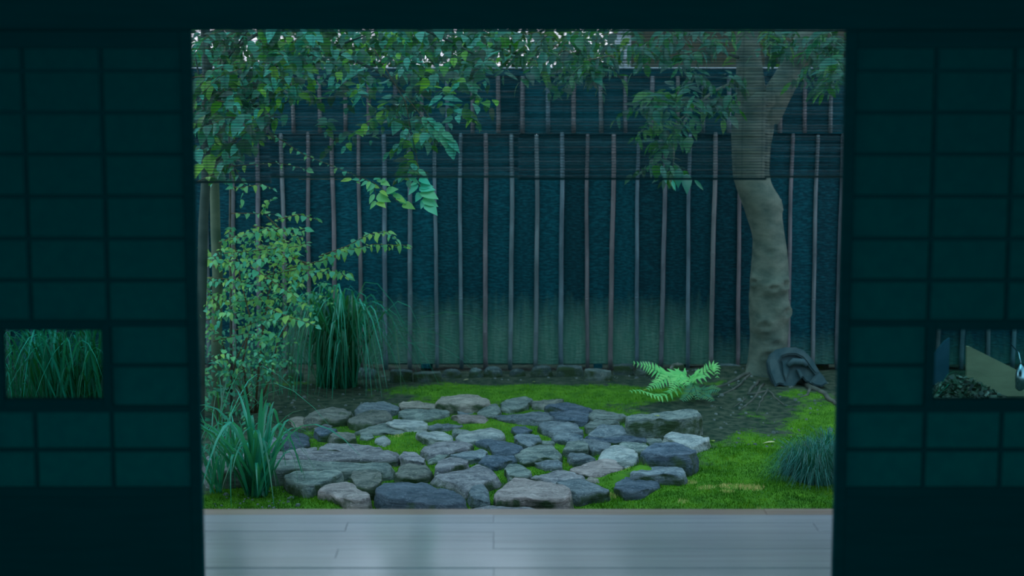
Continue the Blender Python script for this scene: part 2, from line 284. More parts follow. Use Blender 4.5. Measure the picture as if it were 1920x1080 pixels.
# sliding paper doors
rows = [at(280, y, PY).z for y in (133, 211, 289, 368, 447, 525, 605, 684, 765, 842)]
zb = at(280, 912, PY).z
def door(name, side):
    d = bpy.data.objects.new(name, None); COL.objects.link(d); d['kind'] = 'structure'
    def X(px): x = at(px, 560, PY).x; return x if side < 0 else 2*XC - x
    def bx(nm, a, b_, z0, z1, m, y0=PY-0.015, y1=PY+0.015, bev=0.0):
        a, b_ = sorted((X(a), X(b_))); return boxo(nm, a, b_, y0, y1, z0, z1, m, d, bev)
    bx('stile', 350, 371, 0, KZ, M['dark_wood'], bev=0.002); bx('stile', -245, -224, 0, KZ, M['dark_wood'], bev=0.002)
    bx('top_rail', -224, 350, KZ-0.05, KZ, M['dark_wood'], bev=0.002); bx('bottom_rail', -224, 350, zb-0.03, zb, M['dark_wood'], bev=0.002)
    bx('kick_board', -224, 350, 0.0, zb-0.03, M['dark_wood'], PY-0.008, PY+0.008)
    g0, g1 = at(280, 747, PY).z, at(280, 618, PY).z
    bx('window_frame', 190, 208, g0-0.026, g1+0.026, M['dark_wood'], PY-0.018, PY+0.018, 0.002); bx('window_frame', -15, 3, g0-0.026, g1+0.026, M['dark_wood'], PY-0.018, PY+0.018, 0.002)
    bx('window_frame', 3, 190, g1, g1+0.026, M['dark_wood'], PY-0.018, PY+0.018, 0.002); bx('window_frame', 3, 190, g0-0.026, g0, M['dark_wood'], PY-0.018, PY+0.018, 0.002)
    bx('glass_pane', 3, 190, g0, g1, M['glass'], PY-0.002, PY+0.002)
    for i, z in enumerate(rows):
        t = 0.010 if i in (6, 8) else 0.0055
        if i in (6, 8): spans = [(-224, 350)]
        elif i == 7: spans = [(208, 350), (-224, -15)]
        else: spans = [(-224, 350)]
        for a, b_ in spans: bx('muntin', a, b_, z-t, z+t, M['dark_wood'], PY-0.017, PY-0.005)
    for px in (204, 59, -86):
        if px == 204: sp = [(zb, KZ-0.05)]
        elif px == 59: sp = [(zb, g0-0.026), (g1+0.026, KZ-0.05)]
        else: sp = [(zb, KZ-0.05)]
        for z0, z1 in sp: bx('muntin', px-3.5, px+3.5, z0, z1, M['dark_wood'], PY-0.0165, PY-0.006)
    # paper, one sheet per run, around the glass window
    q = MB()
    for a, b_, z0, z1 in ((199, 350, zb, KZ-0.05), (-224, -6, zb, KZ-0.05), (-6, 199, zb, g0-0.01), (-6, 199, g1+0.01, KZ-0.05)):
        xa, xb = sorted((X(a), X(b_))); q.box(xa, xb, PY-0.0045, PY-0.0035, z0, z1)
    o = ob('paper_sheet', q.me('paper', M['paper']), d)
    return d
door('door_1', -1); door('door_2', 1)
# veranda
VE = 6.17
ver = bpy.data.objects.new('floor_veranda', None); COL.objects.link(ver); ver['kind'] = 'structure'
y1 = VE; k = 0; bw = [0.085]+[0.112]*11
for i, wd in enumerate(bw):
    y0 = y1-wd
    js = [-3.9] + ([-1.9, at(925, 990, y0).x, 2.0] if i in (1, 3, 4, 7) else [-1.2+0.3*(i % 3), 1.1+0.2*(i % 2)]) + [3.9]
    if i == 0: js = [-3.9, -2.1, at(1690-0, 975, y0).x-0.5, 3.9]
    for a, b_ in zip(js[:-1], js[1:]):
        z = R(-0.001, 0.0015)
        boxo('floorboard', a+0.0003, b_-0.0003, y0+0.0004, y1-0.0004, -0.035+z, z, M['board_edge'] if i == 0 else M['board'], ver, 0.0012)
    y1 = y0
struct(boxo('beam_veranda_edge', -3.9, 3.9, VE-0.12, VE-0.02, -0.16, -0.036, M['dark_wood']))
for x in (-3.2, -1.7, -0.1, 1.5, 3.1): struct(boxo('pillar', x-0.05, x+0.05, VE-0.13, VE-0.03, GZ-0.02, -0.16, M['dark_wood']))
struct(boxo('beam_eave', -3.95, 3.95, 6.14, 6.26, 2.06, 2.2, M['dark_wood']))
rf = MB(); rf.add([(-4.2, 4.6, 2.95), (4.2, 4.6, 2.95), (4.2, 6.42, 2.36), (-4.2, 6.42, 2.36), (-4.2, 4.6, 3.03), (4.2, 4.6, 3.03), (4.2, 6.42, 2.44), (-4.2, 6.42, 2.44)], [(0,1,2,3),(4,7,6,5),(0,4,5,1),(1,5,6,2),(2,6,7,3),(3,7,4,0)])
struct(ob('ceiling_eave', rf.me('eave', M['dark_wood'])))
for x in (-3.95, 3.95): struct(boxo('pillar', x-0.06, x+0.06, 6.12, 6.24, -0.035, 2.06, M['dark_wood']))
struct(boxo('wall_side', -4.2, -4.0, 4.75, 6.17, -0.1, 2.9, M['dark_plaster'])); struct(boxo('wall_side', 4.0, 4.2, 4.75, 6.17, -0.1, 2.9, M['dark_plaster']))

for sx_ in (-1, 1): struct(boxo('wall_added_shade', min(sx_*1.34, sx_*3.9), max(sx_*1.34, sx_*3.9), 5.93, 5.97, 1.22, 2.5, M['dark_plaster']))  # unseen walls added to shade the upper outer cells of the doors
struct(boxo('ceiling_added_shade', -3.9, 3.9, 4.79, 6.12, 2.2, 2.23, M['dark_wood']))  # unseen ceiling added over the veranda to shade the paper doors
# ------------------------------------------------------------------ reed blinds
def slat_mesh(L, seed):
    rs = random.Random(seed); q = MB(); n = 14; pts = []
    for i in range(n+1):
        x = -L/2+L*i/n; pts.append((x, rs.uniform(-.0006, .0006), rs.uniform(-.0006, .0006)))
    q.tube(pts, [0.0021+rs.uniform(-.0002, .0004) for _ in pts], 5); return q.me('slat', M['slat'], True)
def blind(pxl, pxr, pyb, label, Y, rail):
    xl, xr = at(pxl, 200, Y).x, at(pxr, 200, Y).x; zb_ = at(960, pyb, Y).z; L = xr-xl; cx = (xl+xr)/2; zt = 2.05
    t = thing('bamboo_blind', label, 'blind', (cx, Y, zb_), 'bamboo blinds hanging along the veranda edge')
    sl = [slat_mesh(L, s) for s in range(5)]
    n = int((zt-zb_-0.02)/0.0104)
    for i in range(n):
        ob('slat', random.choice(sl), t, Matrix.Translation((0, R(-.0008, .0008), 0.016+i*0.0104+R(-.0011, .0011))) @ Matrix.Rotation(R(-.0007, .0007), 4, 'Y') @ Matrix.Rotation(R(0, 6), 4, 'X'))
    q = MB(); q.box(-L/2, L/2, -0.004, 0.004, 0.001, 0.010, 0.002); ob('bottom_rail', q.me('rail', rail), t)
    q = MB(); q.box(-L/2, L/2, -0.010, 0.010, zt-zb_-0.02, zt-zb_+0.01, 0.002); ob('top_rail', q.me('rail', rail), t)
    q = MB(); q.tube([(0, -0.0038, 0.006), (0, -0.0038, zt-zb_-0.02)], 0.0008, 4); cm_ = q.me('cord', M['cord'])
    nc = int(L/0.071)
    for i in range(nc+1): ob('cord', cm_, t, Matrix.Translation((-L/2+0.02+(L-0.04)*i/max(nc, 1), 0, 0)))
    return t
blind(45, 506, 344, 'bamboo reed blind at the far left, hanging slightly lower than the next', 6.235, M['rail'])
blind(504, 973, 334, 'bamboo reed blind in front of the leafy left tree, brown bottom rail', 6.205, M['rail'])
blind(972, 1440, 338, 'bamboo reed blind left of the tree trunk, in the middle of the fence view', 6.235, M['cord'])
blind(1436, 1898, 334, 'bamboo reed blind overlapping the tree trunk and the right doorpost', 6.205, M['rail'])

# ------------------------------------------------------------------ garden ground
def ZH(px, py, cx, cy, rx, ry): return math.exp(-((px-cx)/rx)**2-((py-cy)/ry)**2)
mossy = [(930, 835, 360, 85, .35), (1300, 935, 320, 45, 1.0), (1480, 860, 130, 40, 1.0), (1540, 790, 60, 40, .9), (940, 732, 260, 11, .85), (1080, 737, 120, 12, .5), (560, 945, 160, 28, 1.0), (760, 945, 200, 25, 1.0),
         (1400, 815, 40, 20, .25), (1380, 712, 55, 14, .6), (1490, 740, 60, 14, .6), (900, 830, 320, 70, 0.95), (420, 945, 60, 25, .6), (1240, 745, 120, 15, .45), (560, 720, 60, 10, .3), (1530, 915, 80, 60, .8)]
soil = [(1430, 798, 60, 14, .12), (1350, 810, 30, 10, .3), (600, 760, 80, 28, .9), (1000, 705, 500, 9, 1.0), (1530, 725, 60, 16, .4), (1340, 800, 30, 30, .5), (430, 790, 70, 60, .6), (1400, 757, 70, 12, .3)]
mounds = [(1400, 868, .32, .055), (1480, 905, .35, .04), (1360, 715, .28, .07), (1205, 905, .09, .06), (1150, 912, .13, .04), (790, 735, .3, .02), (1060, 730, .4, .03), (850, 955, .3, .02),
          (640, 950, .3, .03), (1320, 940, .4, .03), (1440, 735, .5, .06), (1225, 745, .5, .03), (770, 828, .16, .02), (900, 798, .18, .02), (620, 792, .16, .02)]
mounds = [(gr(a, b_).x, gr(a, b_).y, r, h) for a, b_, r, h in mounds]
PATHC = gr(930, 850)
def height(x, y):
    z = GZ + 0.018*mnoise.noise((x*1.7, y*1.7, 3.1)) + 0.008*mnoise.noise((x*6, y*6, 1.7))
    for mx_, my_, r, h in mounds:
        d2 = ((x-mx_)**2+(y-my_)**2)/(r*r)
        if d2 < 6: z += h*math.exp(-d2)
    px, py = proj(x, y, GZ); d = ((px-930)/395)**4+((py-838)/98)**4
    if d < 4: z += .022*math.exp(-d)
    return z
def mossf(x, y, z):
    px, py = proj(x, y, z); v = 0.02
    for a in mossy: v += a[4]*ZH(px, py, *a[:4])
    for a in soil: v -= a[4]*ZH(px, py, *a[:4])
    return v + 0.34*mnoise.noise((x*3.1, y*3.1, 7.7)) + 0.24*mnoise.noise((x*9.1, y*9.1, 2.7))
nx, ny = 240, 170; X0, X1, Y0, Y1 = -5.2, 5.2, 5.4, 12.4
gv = []; gm = []
for j in range(ny+1):
    for i in range(nx+1):
        x = X0+(X1-X0)*i/nx; y = Y0+(Y1-Y0)*j/ny; z = height(x, y); gv.append((x, y, z)); gm.append(min(1, max(0, mossf(x, y, z))))
gf = [(j*(nx+1)+i, j*(nx+1)+i+1, (j+1)*(nx+1)+i+1, (j+1)*(nx+1)+i) for j in range(ny) for i in range(nx)]
gme = mesh('ground', gv, gf, M['ground'], True); at_ = gme.attributes.new('moss', 'FLOAT', 'POINT'); at_.data.foreach_set('value', gm)
struct(ob('ground', gme))
fm = mesh('far_ground', [(-14, 12.3, GZ-.02), (14, 12.3, GZ-.02), (14, 30, GZ-.02), (-14, 30, GZ-.02)], [(0, 1, 2, 3)], M['ground']); struct(ob('ground_beyond_fence', fm))

# ------------------------------------------------------------------ stone paving
A_ = (700, 720, 4.153); B_ = (980, 720, 4.153); C_ = (540, 730, 5.333); D_ = (360, 700, 3.6)
stones = [  # crop frame, material, height of the top above ground, outline of the top
 (C_, 'b', .05, [(665,185),(760,135),(960,100),(1050,125),(1130,152),(1090,185),(1000,210),(800,218),(690,205)]),
 (C_, 't', .05, [(1115,130),(1150,112),(1310,105),(1360,128),(1480,135),(1480,185),(1400,192),(1150,185)]),
 (C_, 'g', .045, [(1100,215),(1180,188),(1350,182),(1560,185),(1640,230),(1560,250),(1400,275),(1200,268),(1120,245)]),
 (C_, 't', .085, [(1480,110),(1540,55),(1700,50),(1900,60),(2010,78),(2025,105),(1990,125),(1850,140),(1640,145),(1540,140)]),
 (C_, 'm', .07, [(160,265),(230,225),(380,182),(540,185),(640,205),(655,235),(620,262),(540,275),(430,285),(220,290)]),
 (C_, 'm', .06, [(600,290),(720,230),(860,195),(1000,215),(1060,270),(980,305),(860,330),(720,340),(620,322)]),
 (C_, 'l', .06, [(980,335),(1060,295),(1200,282),(1340,295),(1415,335),(1360,365),(1230,375),(1050,358)]),
 (C_, 'g', .04, [(660,410),(740,365),(880,335),(1100,345),(1180,385),(1220,435),(1100,440),(860,420),(740,415)]),
 (C_, 'd', .05, [(250,400),(300,360),(440,370),(490,400),(480,430),(400,460),(300,455)]),
 (C_, 'm', .06, [(410,470),(450,440),(600,430),(680,440),(690,490),(600,505),(460,510),(420,495)]),
 (C_, 'g', .03, [(720,450),(840,445),(870,480),(780,500),(720,480)]),
 (C_, 'l', .03, [(880,490),(960,450),(1030,490),(1030,540),(960,560),(860,525)]),
 (C_, 't', .03, [(0,300),(60,265),(150,270),(220,320),(170,350),(60,345)]),
 (C_, 'p', .03, [(230,330),(330,300),(430,305),(480,345),(360,365),(260,360)]),
 (C_, 'p', .07, [(310,570),(370,530),(600,522),(840,535),(930,570),(940,600),(700,604),(350,600)]),
 (C_, 'p', .07, [(-820,690),(-780,648),(-300,632),(400,612),(1060,605),(1085,630),(1060,675),(800,688),(300,696),(-300,704),(-800,712)]),
 (C_, 'g', .085, [(-800,760),(-760,722),(-300,712),(450,704),(1000,692),(1040,720),(1015,768),(900,782),(400,792),(-200,806),(-760,826)]),
 (A_, 'b', .04, [(640,195),(720,172),(790,205),(770,225),(660,232)]),
 (A_, 'r', .05, [(600,245),(680,228),(830,228),(905,260),(860,278),(680,278)]),
 (A_, 'g', .05, [(800,215),(850,160),(960,155),(1000,190),(960,240),(900,250),(820,230)]),
 (A_, 'g', .045, [(985,150),(1050,112),(1180,100),(1240,125),(1200,165),(1080,195),(1000,180)]),
 (A_, 'm', .045, [(1220,130),(1290,100),(1380,108),(1500,140),(1400,165),(1250,165)]),
 (A_, 'l', .02, [(930,255),(970,245),(1000,258),(960,270)]),
 (A_, 'b', .035, [(380,340),(480,305),(680,290),(710,310),(560,335),(420,345)]),
 (A_, 'g', .05, [(615,350),(660,325),(740,330),(750,352),(660,372),(615,380)]),
 (A_, 'l', .06, [(335,385),(420,355),(490,345),(560,365),(625,405),(600,425),(480,430),(380,405)]),
 (A_, 'l', .055, [(640,410),(700,365),(850,345),(990,345),(1020,385),(1000,405),(800,420),(700,428)]),
 (A_, 'd', .05, [(790,430),(820,408),(1000,412),(1100,450),(1180,500),(1100,530),(930,520),(870,470)]),
 (A_, 'b', .06, [(1080,420),(1150,395),(1290,400),(1310,425),(1220,475),(1130,450)]),
 (A_, 'd', .04, [(1070,340),(1150,318),(1240,345),(1200,370),(1100,380)]),
 (A_, 'p', .06, [(365,500),(430,465),(560,437),(700,440),(790,475),(720,505),(600,525),(430,545)]),
 (A_, 'b', .05, [(590,535),(700,510),(850,495),(895,520),(880,560),(760,575),(640,560)]),
 (A_, 'p', .07, [(205,560),(230,515),(340,520),(410,580),(400,610),(240,600)]),
 (A_, 'g', .04, [(415,580),(480,545),(570,540),(600,555),(520,585),(440,595)]),
 (A_, 'p', .08, [(480,655),(500,600),(570,560),(680,553),(750,600),(740,630),(600,655),(520,668)]),
 (A_, 'd', .05, [(810,605),(870,575),(950,540),(1100,550),(1110,580),(1050,615),(920,635)]),
 (A_, 'g', .06, [(1085,545),(1170,500),(1280,487),(1400,490),(1470,545),(1420,565),(1300,565),(1180,590)]),
 (A_, 'm', .06, [(160,690),(200,630),(330,618),(430,650),(460,680),(400,700),(220,718)]),
 (A_, 'p', .06, [(455,715),(560,675),(690,670),(820,615),(890,650),(985,720),(860,770),(720,822),(620,770)]),
 (A_, 'g', .06, [(1015,650),(1050,615),(1130,610),(1240,680),(1200,710),(1060,710)]),
 (A_, 'b', .03, [(1245,600),(1330,580),(1420,590),(1420,620),(1300,628)]),
 (A_, 'd', .09, [(20,830),(80,765),(250,745),(430,760),(640,820),(730,900),(700,940),(580,950),(420,930),(250,895),(120,885),(50,860)]),
 (A_, 'b', .06, [(735,855),(770,805),(850,788),(900,840),(915,915),(860,920),(770,890)]),
 (A_, 'r', .085, [(950,840),(1080,725),(1150,715),(1330,740),(1480,785),(1560,850),(1470,890),(1200,875),(1060,900),(980,890)]),
 (A_, 'p', .05, [(705,1030),(780,965),(870,945),(1050,960),(1250,960),(1320,1000),(1345,1050),(1050,1075),(720,1060)]),
 (B_, 'p', .055, [(60,715),(180,660),(340,648),(450,690),(490,725),(380,740),(240,755),(120,730)]),
 (D_, 'm', .10, [(1060,700),(1090,665),(1240,657),(1285,690),(1285,725),(1230,750),(1120,745)]),
 (D_, 'g', .08, [(620,670),(700,655),(1020,660),(980,700),(870,735),(790,765),(720,745),(650,710)]),
 (D_, 'r', .075, [(850,780),(900,740),(1050,738),(1170,760),(1215,825),(1160,862),(1080,858),(960,810)]),
 (D_, 'd', .05, [(600,400),(700,380),(790,410),(800,470),(700,490),(610,480)]),
 (D_, 'b', .04, [(440,440),(520,420),(590,440),(590,490),(480,500)]),
 (D_, 'p', .04, [(620,520),(720,495),(840,500),(850,520),(740,530),(640,535)]),
 (B_, 'd', .06, [(165,180),(350,132),(480,165),(570,185),(480,212),(330,208)]),
 (B_, 'b', .05, [(-225,250),(-100,235),(0,215),(140,190),(220,215),(260,260),(150,285),(0,275),(-150,268)]),
 (B_, 'd', .05, [(200,215),(300,222),(460,220),(530,230),(500,275),(440,285),(260,280)]),
 (B_, 'g', .05, [(490,245),(550,195),(640,185),(780,205),(830,235),(720,268),(560,272)]),
 (B_, 'g', .045, [(480,320),(560,280),(700,275),(760,295),(700,312),(540,350),(490,345)]),
 (B_, 'g', .14, [(800,250),(850,225),(1080,205),(1360,190),(1395,215),(1330,240),(1190,262),(950,272),(820,275)]),
 (B_, 'b', .06, [(110,310),(150,285),(300,290),(430,300),(470,335),(460,368),(330,365),(230,362)]),
 (B_, 'b', .065, [(500,385),(580,330),(740,315),(840,370),(780,388),(600,395)]),
 (B_, 'd', .045, [(480,410),(600,400),(780,388),(950,385),(970,425),(880,440),(700,455),(540,440)]),
 (B_, 'g', .03, [(955,385),(1000,362),(1060,368),(1070,400),(990,410)]),
 (B_, 'l', .08, [(1080,405),(1150,375),(1220,392),(1350,383),(1450,400),(1465,430),(1400,460),(1330,475),(1200,450)]),
 (B_, 'd', .13, [(920,520),(1010,465),(1200,452),(1370,510),(1360,530),(1290,560),(1000,540)]),
 (B_, 'b', .04, [(225,400),(330,375),(460,385),(490,420),(350,445),(240,425)]),
 (B_, 'g', .055, [(310,500),(350,445),(440,432),(520,470),(510,510),(350,520)]),
 (B_, 'b', .05, [(450,440),(560,440),(700,465),(650,495),(540,510)]),
 (B_, 'g', .055, [(740,465),(780,445),(960,455),(1000,475),(930,530),(830,500)]),
 (B_, 'l', .07, [(585,555),(600,525),(680,490),(760,485),(870,510),(910,560),(880,600),(780,585),(610,580)]),
 (B_, 'b', .05, [(340,560),(370,515),(480,520),(580,575),(500,588),(400,595)]),
 (B_, 'b', .045, [(80,605),(150,580),(270,580),(320,600),(310,635),(180,630)]),
 (B_, 'r', .06, [(370,655),(460,605),(600,592),(730,595),(800,665),(720,690),(620,705),(460,675)]),
 (B_, 'l', .04, [(780,640),(830,625),(880,640),(870,665),(810,670)]),
 (B_, 'b', .08, [(830,690),(880,640),(1020,618),(1230,645),(1280,685),(1240,715),(1050,698),(900,698)]),
 (B_, 'd', .05, [(700,720),(780,702),(920,700),(1060,735),(1070,775),(930,830),(800,835),(720,790)]),
 (B_, 'b', .06, [(245,765),(300,745),(430,735),(540,765),(690,805),(640,825),(520,825),(430,845),(370,815)]),
 (B_, 't', .035, [(490,740),(540,715),(600,740),(600,765),(500,755)]),
 (B_, 'g', .03, [(950,430),(1000,415),(1080,420),(1100,450),(1000,465)]),
 (B_, 'g', .03, [(100,460),(140,435),(230,440),(260,460),(180,472)]),
]
def resample(poly, n):
    P_ = [Vector((p.x, p.y)) for p in poly]; seg = [(P_[(i+1) % len(P_)]-P_[i]).length for i in range(len(P_))]; T = sum(seg); out = []
    i = 0; acc = 0
    for k in range(n):
        s = T*k/n
        while acc+seg[i] < s: acc += seg[i]; i += 1
        out.append(P_[i].lerp(P_[(i+1) % len(P_)], (s-acc)/max(seg[i], 1e-9)))
    return out
def stone_mesh(poly, ztop, zbot, m, seed, rough=1.0, dome=False):
    n = 40; o = resample(poly, n); c = sum(o, Vector((0, 0)))/n
    o = [(o[i-1]+o[i]*6+o[(i+1) % n])/8 for i in range(n)]
    H = ztop-zbot
    rings = [(1.07, zbot), (1.07, zbot+H*.40), (1.055, ztop-H*.30), (1.035, ztop-H*.14), (1.01, ztop-.006), (.94, ztop+.001), (.84, ztop+.002), (.70, ztop+.005), (.52, ztop+.006), (.34, ztop+.007), (.16, ztop+.008)]
    if dome: rings = [(.96, zbot), (1.02, zbot+H*.25), (1.03, zbot+H*.45), (.99, zbot+H*.62), (.92, zbot+H*.76), (.82, zbot+H*.87), (.68, zbot+H*.95), (.5, zbot+H*.99), (.3, ztop), (.15, ztop+.001)]
    tx = mnoise.noise((seed, 1.3, 2.1))*.05; ty_ = mnoise.noise((seed, 7.3, 4.1))*.03
    v = []; f = []
    def dz(q):                                # broken, stepped surface
        a = mnoise.noise((q.x*5+seed, q.y*4, 0)); r = mnoise.noise((q.x*11+seed, q.y*8, 3)); g = mnoise.noise((q.x*30+seed, q.y*22, 5))
        st = math.floor(a*4+.5)/4
        return (a*.35+st*.65)*.022 - abs(r)*.016 + g*.005 + (q.x-c.x)*tx + (q.y-c.y)*ty_
    for k, (s, z) in enumerate(rings):
        for i, p in enumerate(o):
            q = c+(p-c)*s; rad = (p-c).normalized() if (p-c).length > 0 else Vector((1, 0))
            if k < 5:
                q = q+rad*(mnoise.noise((q.x*9+seed, q.y*9, z*20))*.016-abs(mnoise.noise((p.x*16+seed, p.y*16, z*9)))*.012)*rough
                zz = z+dz(q)*rough*(0, .3, .7, 1, 1)[k]
            else: zz = z+dz(q)*rough
            v.append((q.x, q.y, zz))
    v.append((c.x, c.y, ztop+.008+dz(c)*rough))
    for k in range(len(rings)-1):
        for i in range(n): f.append((k*n+i, k*n+(i+1) % n, (k+1)*n+(i+1) % n, (k+1)*n+i))
    kl = (len(rings)-1)*n
    for i in range(n): f.append((kl+i, kl+(i+1) % n, len(v)-1))
    return v, f
path = thing('stone_paving', 'irregular paving of grey, blue and tan stones with moss in the joints', 'paving', (PATHC.x, PATHC.y, GZ))
stone_xy = []
for i, (fr, mk, h, pl) in enumerate(stones):
    poly = [gr(fr[0]+x/fr[2], fr[1]+y/fr[2], GZ+h+.008) for x, y in pl]
    cx = sum(p.x for p in poly)/len(poly); cy = sum(p.y for p in poly)/len(poly)
    v, f = stone_mesh(poly, GZ+h+.008, GZ-.05, None, i*3.7)
    v = [(a-cx, b_-cy, c_-GZ) for a, b_, c_ in v]
    o = ob('paving_stone', mesh('paving_stone', v, f, SM[mk], True), path, Matrix.Translation((cx-PATHC.x, cy-PATHC.y, 0)))
    stone_xy.append([(p.x, p.y) for p in poly])
def inside(x, y, poly):
    r = False; j = len(poly)-1
    for i in range(len(poly)):
        xi, yi = poly[i]; xj, yj = poly[j]
        if (yi > y) != (yj > y) and x < (xj-xi)*(y-yi)/(yj-yi)+xi: r = not r
        j = i
    return r
SB = [(min(p[0] for p in q), max(p[0] for p in q), min(p[1] for p in q), max(p[1] for p in q), q) for q in stone_xy]
def on_stone(x, y): return any(a <= x <= b_ and c_ <= y <= d_ and inside(x, y, q) for a, b_, c_, d_, q in SB)

# moss: fine fronds over the mossy ground and in the joints
dry = [(1135, 935, 20, 5), (1326, 933, 16, 4), (1375, 930, 30, 5), (1408, 932, 20, 5), (1245, 909, 14, 4), (1292, 918, 14, 4), (1363, 940, 12, 3), (1280, 955, 10, 2.5), (745, 828, 12, 5), (1170, 905, 10, 3), (1425, 963, 8, 2)]
mv, mf, mt = [], [], []
tries = 0
while len(mf) < 62000 and tries < 260000:
    tries += 1
    # denser close to the house, where the fronds show larger
    py = 706+(972-706)*random.random()**0.8; px = R(372, 1575)
    g = gr(px, py); x, y = g.x, g.y
    if on_stone(x, y): continue
    z = height(x, y); mo = mossf(x, y, z); pth = ZH(px, py, 930, 830, 330, 75)
    if mo+0.3*pth < 0.45+R(-.1, .25): continue
    d_ = max([ZH(px, py, *q) for q in dry])
    tone = 0.36+0.38*mnoise.noise((x*4, y*4, 5))+0.25*mnoise.noise((x*15, y*15, 5))+R(-.12, .12)+0.18*pth
    tone = min(.8, max(.05, tone))
    if d_ > 0.3+R(-.15, .15): tone = R(.9, 1)
    h = R(.006, .016)*(1.5 if mnoise.noise((x*5, y*5, 9)) > .2 else 1); a = R(0, 6.28); wd = R(.0012, .0026)
    dx, dy = math.cos(a)*wd, math.sin(a)*wd; lx, ly = R(-.007, .007), R(-.007, .007); k = len(mv)
    z -= .002
    mv += [(x-dx, y-dy, z), (x+dx, y+dy, z), (x+lx, y+ly, z+h)]; mf.append((k, k+1, k+2)); mt += [tone]*3
# cushions of moss (finer, dense)
mm = mesh('moss', mv, mf, M['moss']); a = mm.attributes.new('tone', 'FLOAT', 'POINT'); a.data.foreach_set('value', mt)
tag(ob('moss', mm), 'short bright green moss carpeting the ground and the joints of the paving', 'moss', kind='stuff')
def rock(name, px, py, wpx, hpx, m, label, square=False, dp=1.0, seed=0, group=None, cat='stone'):
    g = gr(px, py); sc = F/ (g.y*CT+0.25); wd = wpx/sc; h = hpx/sc; n = 12
    poly = []
    for i in range(n):
        q = 2*math.pi*(i+.5)/n; ex = 0.45 if square else 1.0
        poly.append(Vector((wd/2*math.copysign(abs(math.cos(q))**ex, math.cos(q))*.93, wd*.32*dp*math.copysign(abs(math.sin(q))**ex, math.sin(q)), 0)))
    v, f = stone_mesh(poly, h*(.86 if square else .98), -.03, m, seed, .45, not square)
    o = ob(name, mesh(name, v, f, m, True), None, Matrix.Translation((g.x, g.y+wd*.3*dp, GZ+.005))); tag(o, label, cat, group); return o
FG = 'foundation stones under the fence'
for a in [(549, 716, 40, 20, 'b', 'bluish stone at the fence foot behind the tall grass clump'), (607, 720, 36, 21, 'g', 'rounded pale stone at the fence foot beside the tall grass clump'),
          (752, 719, 44, 26, 'g', 'broad dim rounded stone under the fence, next left of the square one'), (801, 721, 56, 23, 'g', 'squared flat-topped stone carrying a short post, next to the broad dim one'),
          (846, 709, 40, 14, 'd', 'low dark stone in the shade under the fence, before the pair'), (893, 708, 30, 16, 'd', 'small dark stone under the fence beside a rounded one'), (924, 708, 40, 18, 'g', 'rounded grey stone under the fence, right of the small dark one'),
          (970, 706, 34, 12, 'd', 'flat dark stone under the fence, before the two domed ones'), (1016, 710, 46, 22, 'g', 'domed grey stone under the fence, narrower of the neighbouring two'), (1069, 710, 52, 24, 'g', 'domed grey stone under the fence, wider one touching the squared block'),
          (1122, 721, 56, 28, 'g', 'squared pale block under the fence with a short post on top'), (1169, 704, 40, 21, 'd', 'rounded dark stone under the fence, right of the squared pale block'), (1212, 708, 44, 26, 'l', 'pale stone behind the fern leaves under the fence'),
          (1271, 700, 32, 17, 't', 'small egg-shaped tan stone behind the middle of the fern'), (1368, 706, 62, 20, 'g', 'long low mossy stone under the fence next to the tree trunk'), (1540, 692, 34, 12, 'd', 'low dark stone under the fence right of the tree'), (682, 712, 60, 18, 'd', 'wide dark stone in shade behind the grass blades')]:
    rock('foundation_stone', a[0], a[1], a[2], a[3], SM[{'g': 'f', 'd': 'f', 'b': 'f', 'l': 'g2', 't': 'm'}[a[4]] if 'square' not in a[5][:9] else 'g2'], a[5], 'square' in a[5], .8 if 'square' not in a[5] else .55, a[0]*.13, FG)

# ------------------------------------------------------------------ fence
FY = 11.55; PITCH = 47.5/ (F/(FY/ray(960, 400)[1]))*1.0
xb0 = at(1053, 500, FY).x
FB = at(960, 682, FY).z; FM = at(960, 250, FY).z; FT = at(960, 127, FY).z
fence = thing('wooden_fence', 'tall charred-board fence with vertical bamboo battens closing the garden', 'fence', (0, FY, GZ))
q = MB(); hw = PITCH/2-.0012
def board_mesh(h, nm, mt_, seed):
    rs = random.Random(seed); q = MB(); n = 10
    for i in range(n+1):
        z = h*i/n; e = rs.uniform(-.001, .001)
        for x, y in ((-hw+e, 0), (0, -.002+rs.uniform(-.001, .001)), (hw+e, 0), (hw+e, .016), (-hw+e, .016)): q.v.append((x, y, z))
    for i in range(n):
        for j in range(5): a0 = i*5+j; a1 = i*5+(j+1) % 5; q.f.append((a0, a1, a1+5, a0+5))
    q.f.append((4, 3, 2, 1, 0)); q.f.append(tuple(n*5+j for j in range(5))); return q.me(nm, mt_)
def batten_mesh(h, seed):
    rs = random.Random(seed); pts = []; rad = []; z = 0; r = rs.uniform(.0130, .0168); nxt = rs.uniform(.08, .3); x = 0; dx = rs.uniform(-.004, .004)
    zs = []
    while z < h:
        zs.append((z, 0))
        if z+.09 > nxt: 
            for dz, b in ((-.012, 0), (-.005, .0016), (0, -.0012), (.005, .0022), (.012, 0)): zs.append((nxt+dz, b))
            z = nxt+.03; nxt += rs.uniform(.22, .36)
        else: z += .09
    zs = sorted([s for s in zs if 0 <= s[0] < h-.01]); zs.append((h, 0))
    ph = rs.uniform(0, 6)
    for z, b in zs: pts.append((math.sin(z*3+ph)*.004+math.sin(z*8+ph)*.0015, -.012, z)); rad.append(r+b-.001*z)
    q = MB(); q.tube(pts, rad, 9); return q.me('batten', M['bamboo'], True)
LB = [board_mesh(FM-FB+.03, 'board', M['charred'], s) for s in range(4)]; LB2 = [board_mesh(FM-FB+.03, 'board', M['charred_low'], s) for s in range(3)]; UB = [board_mesh(FT-FM-.01, 'upper_board', M['charred_top'], s) for s in range(3)]
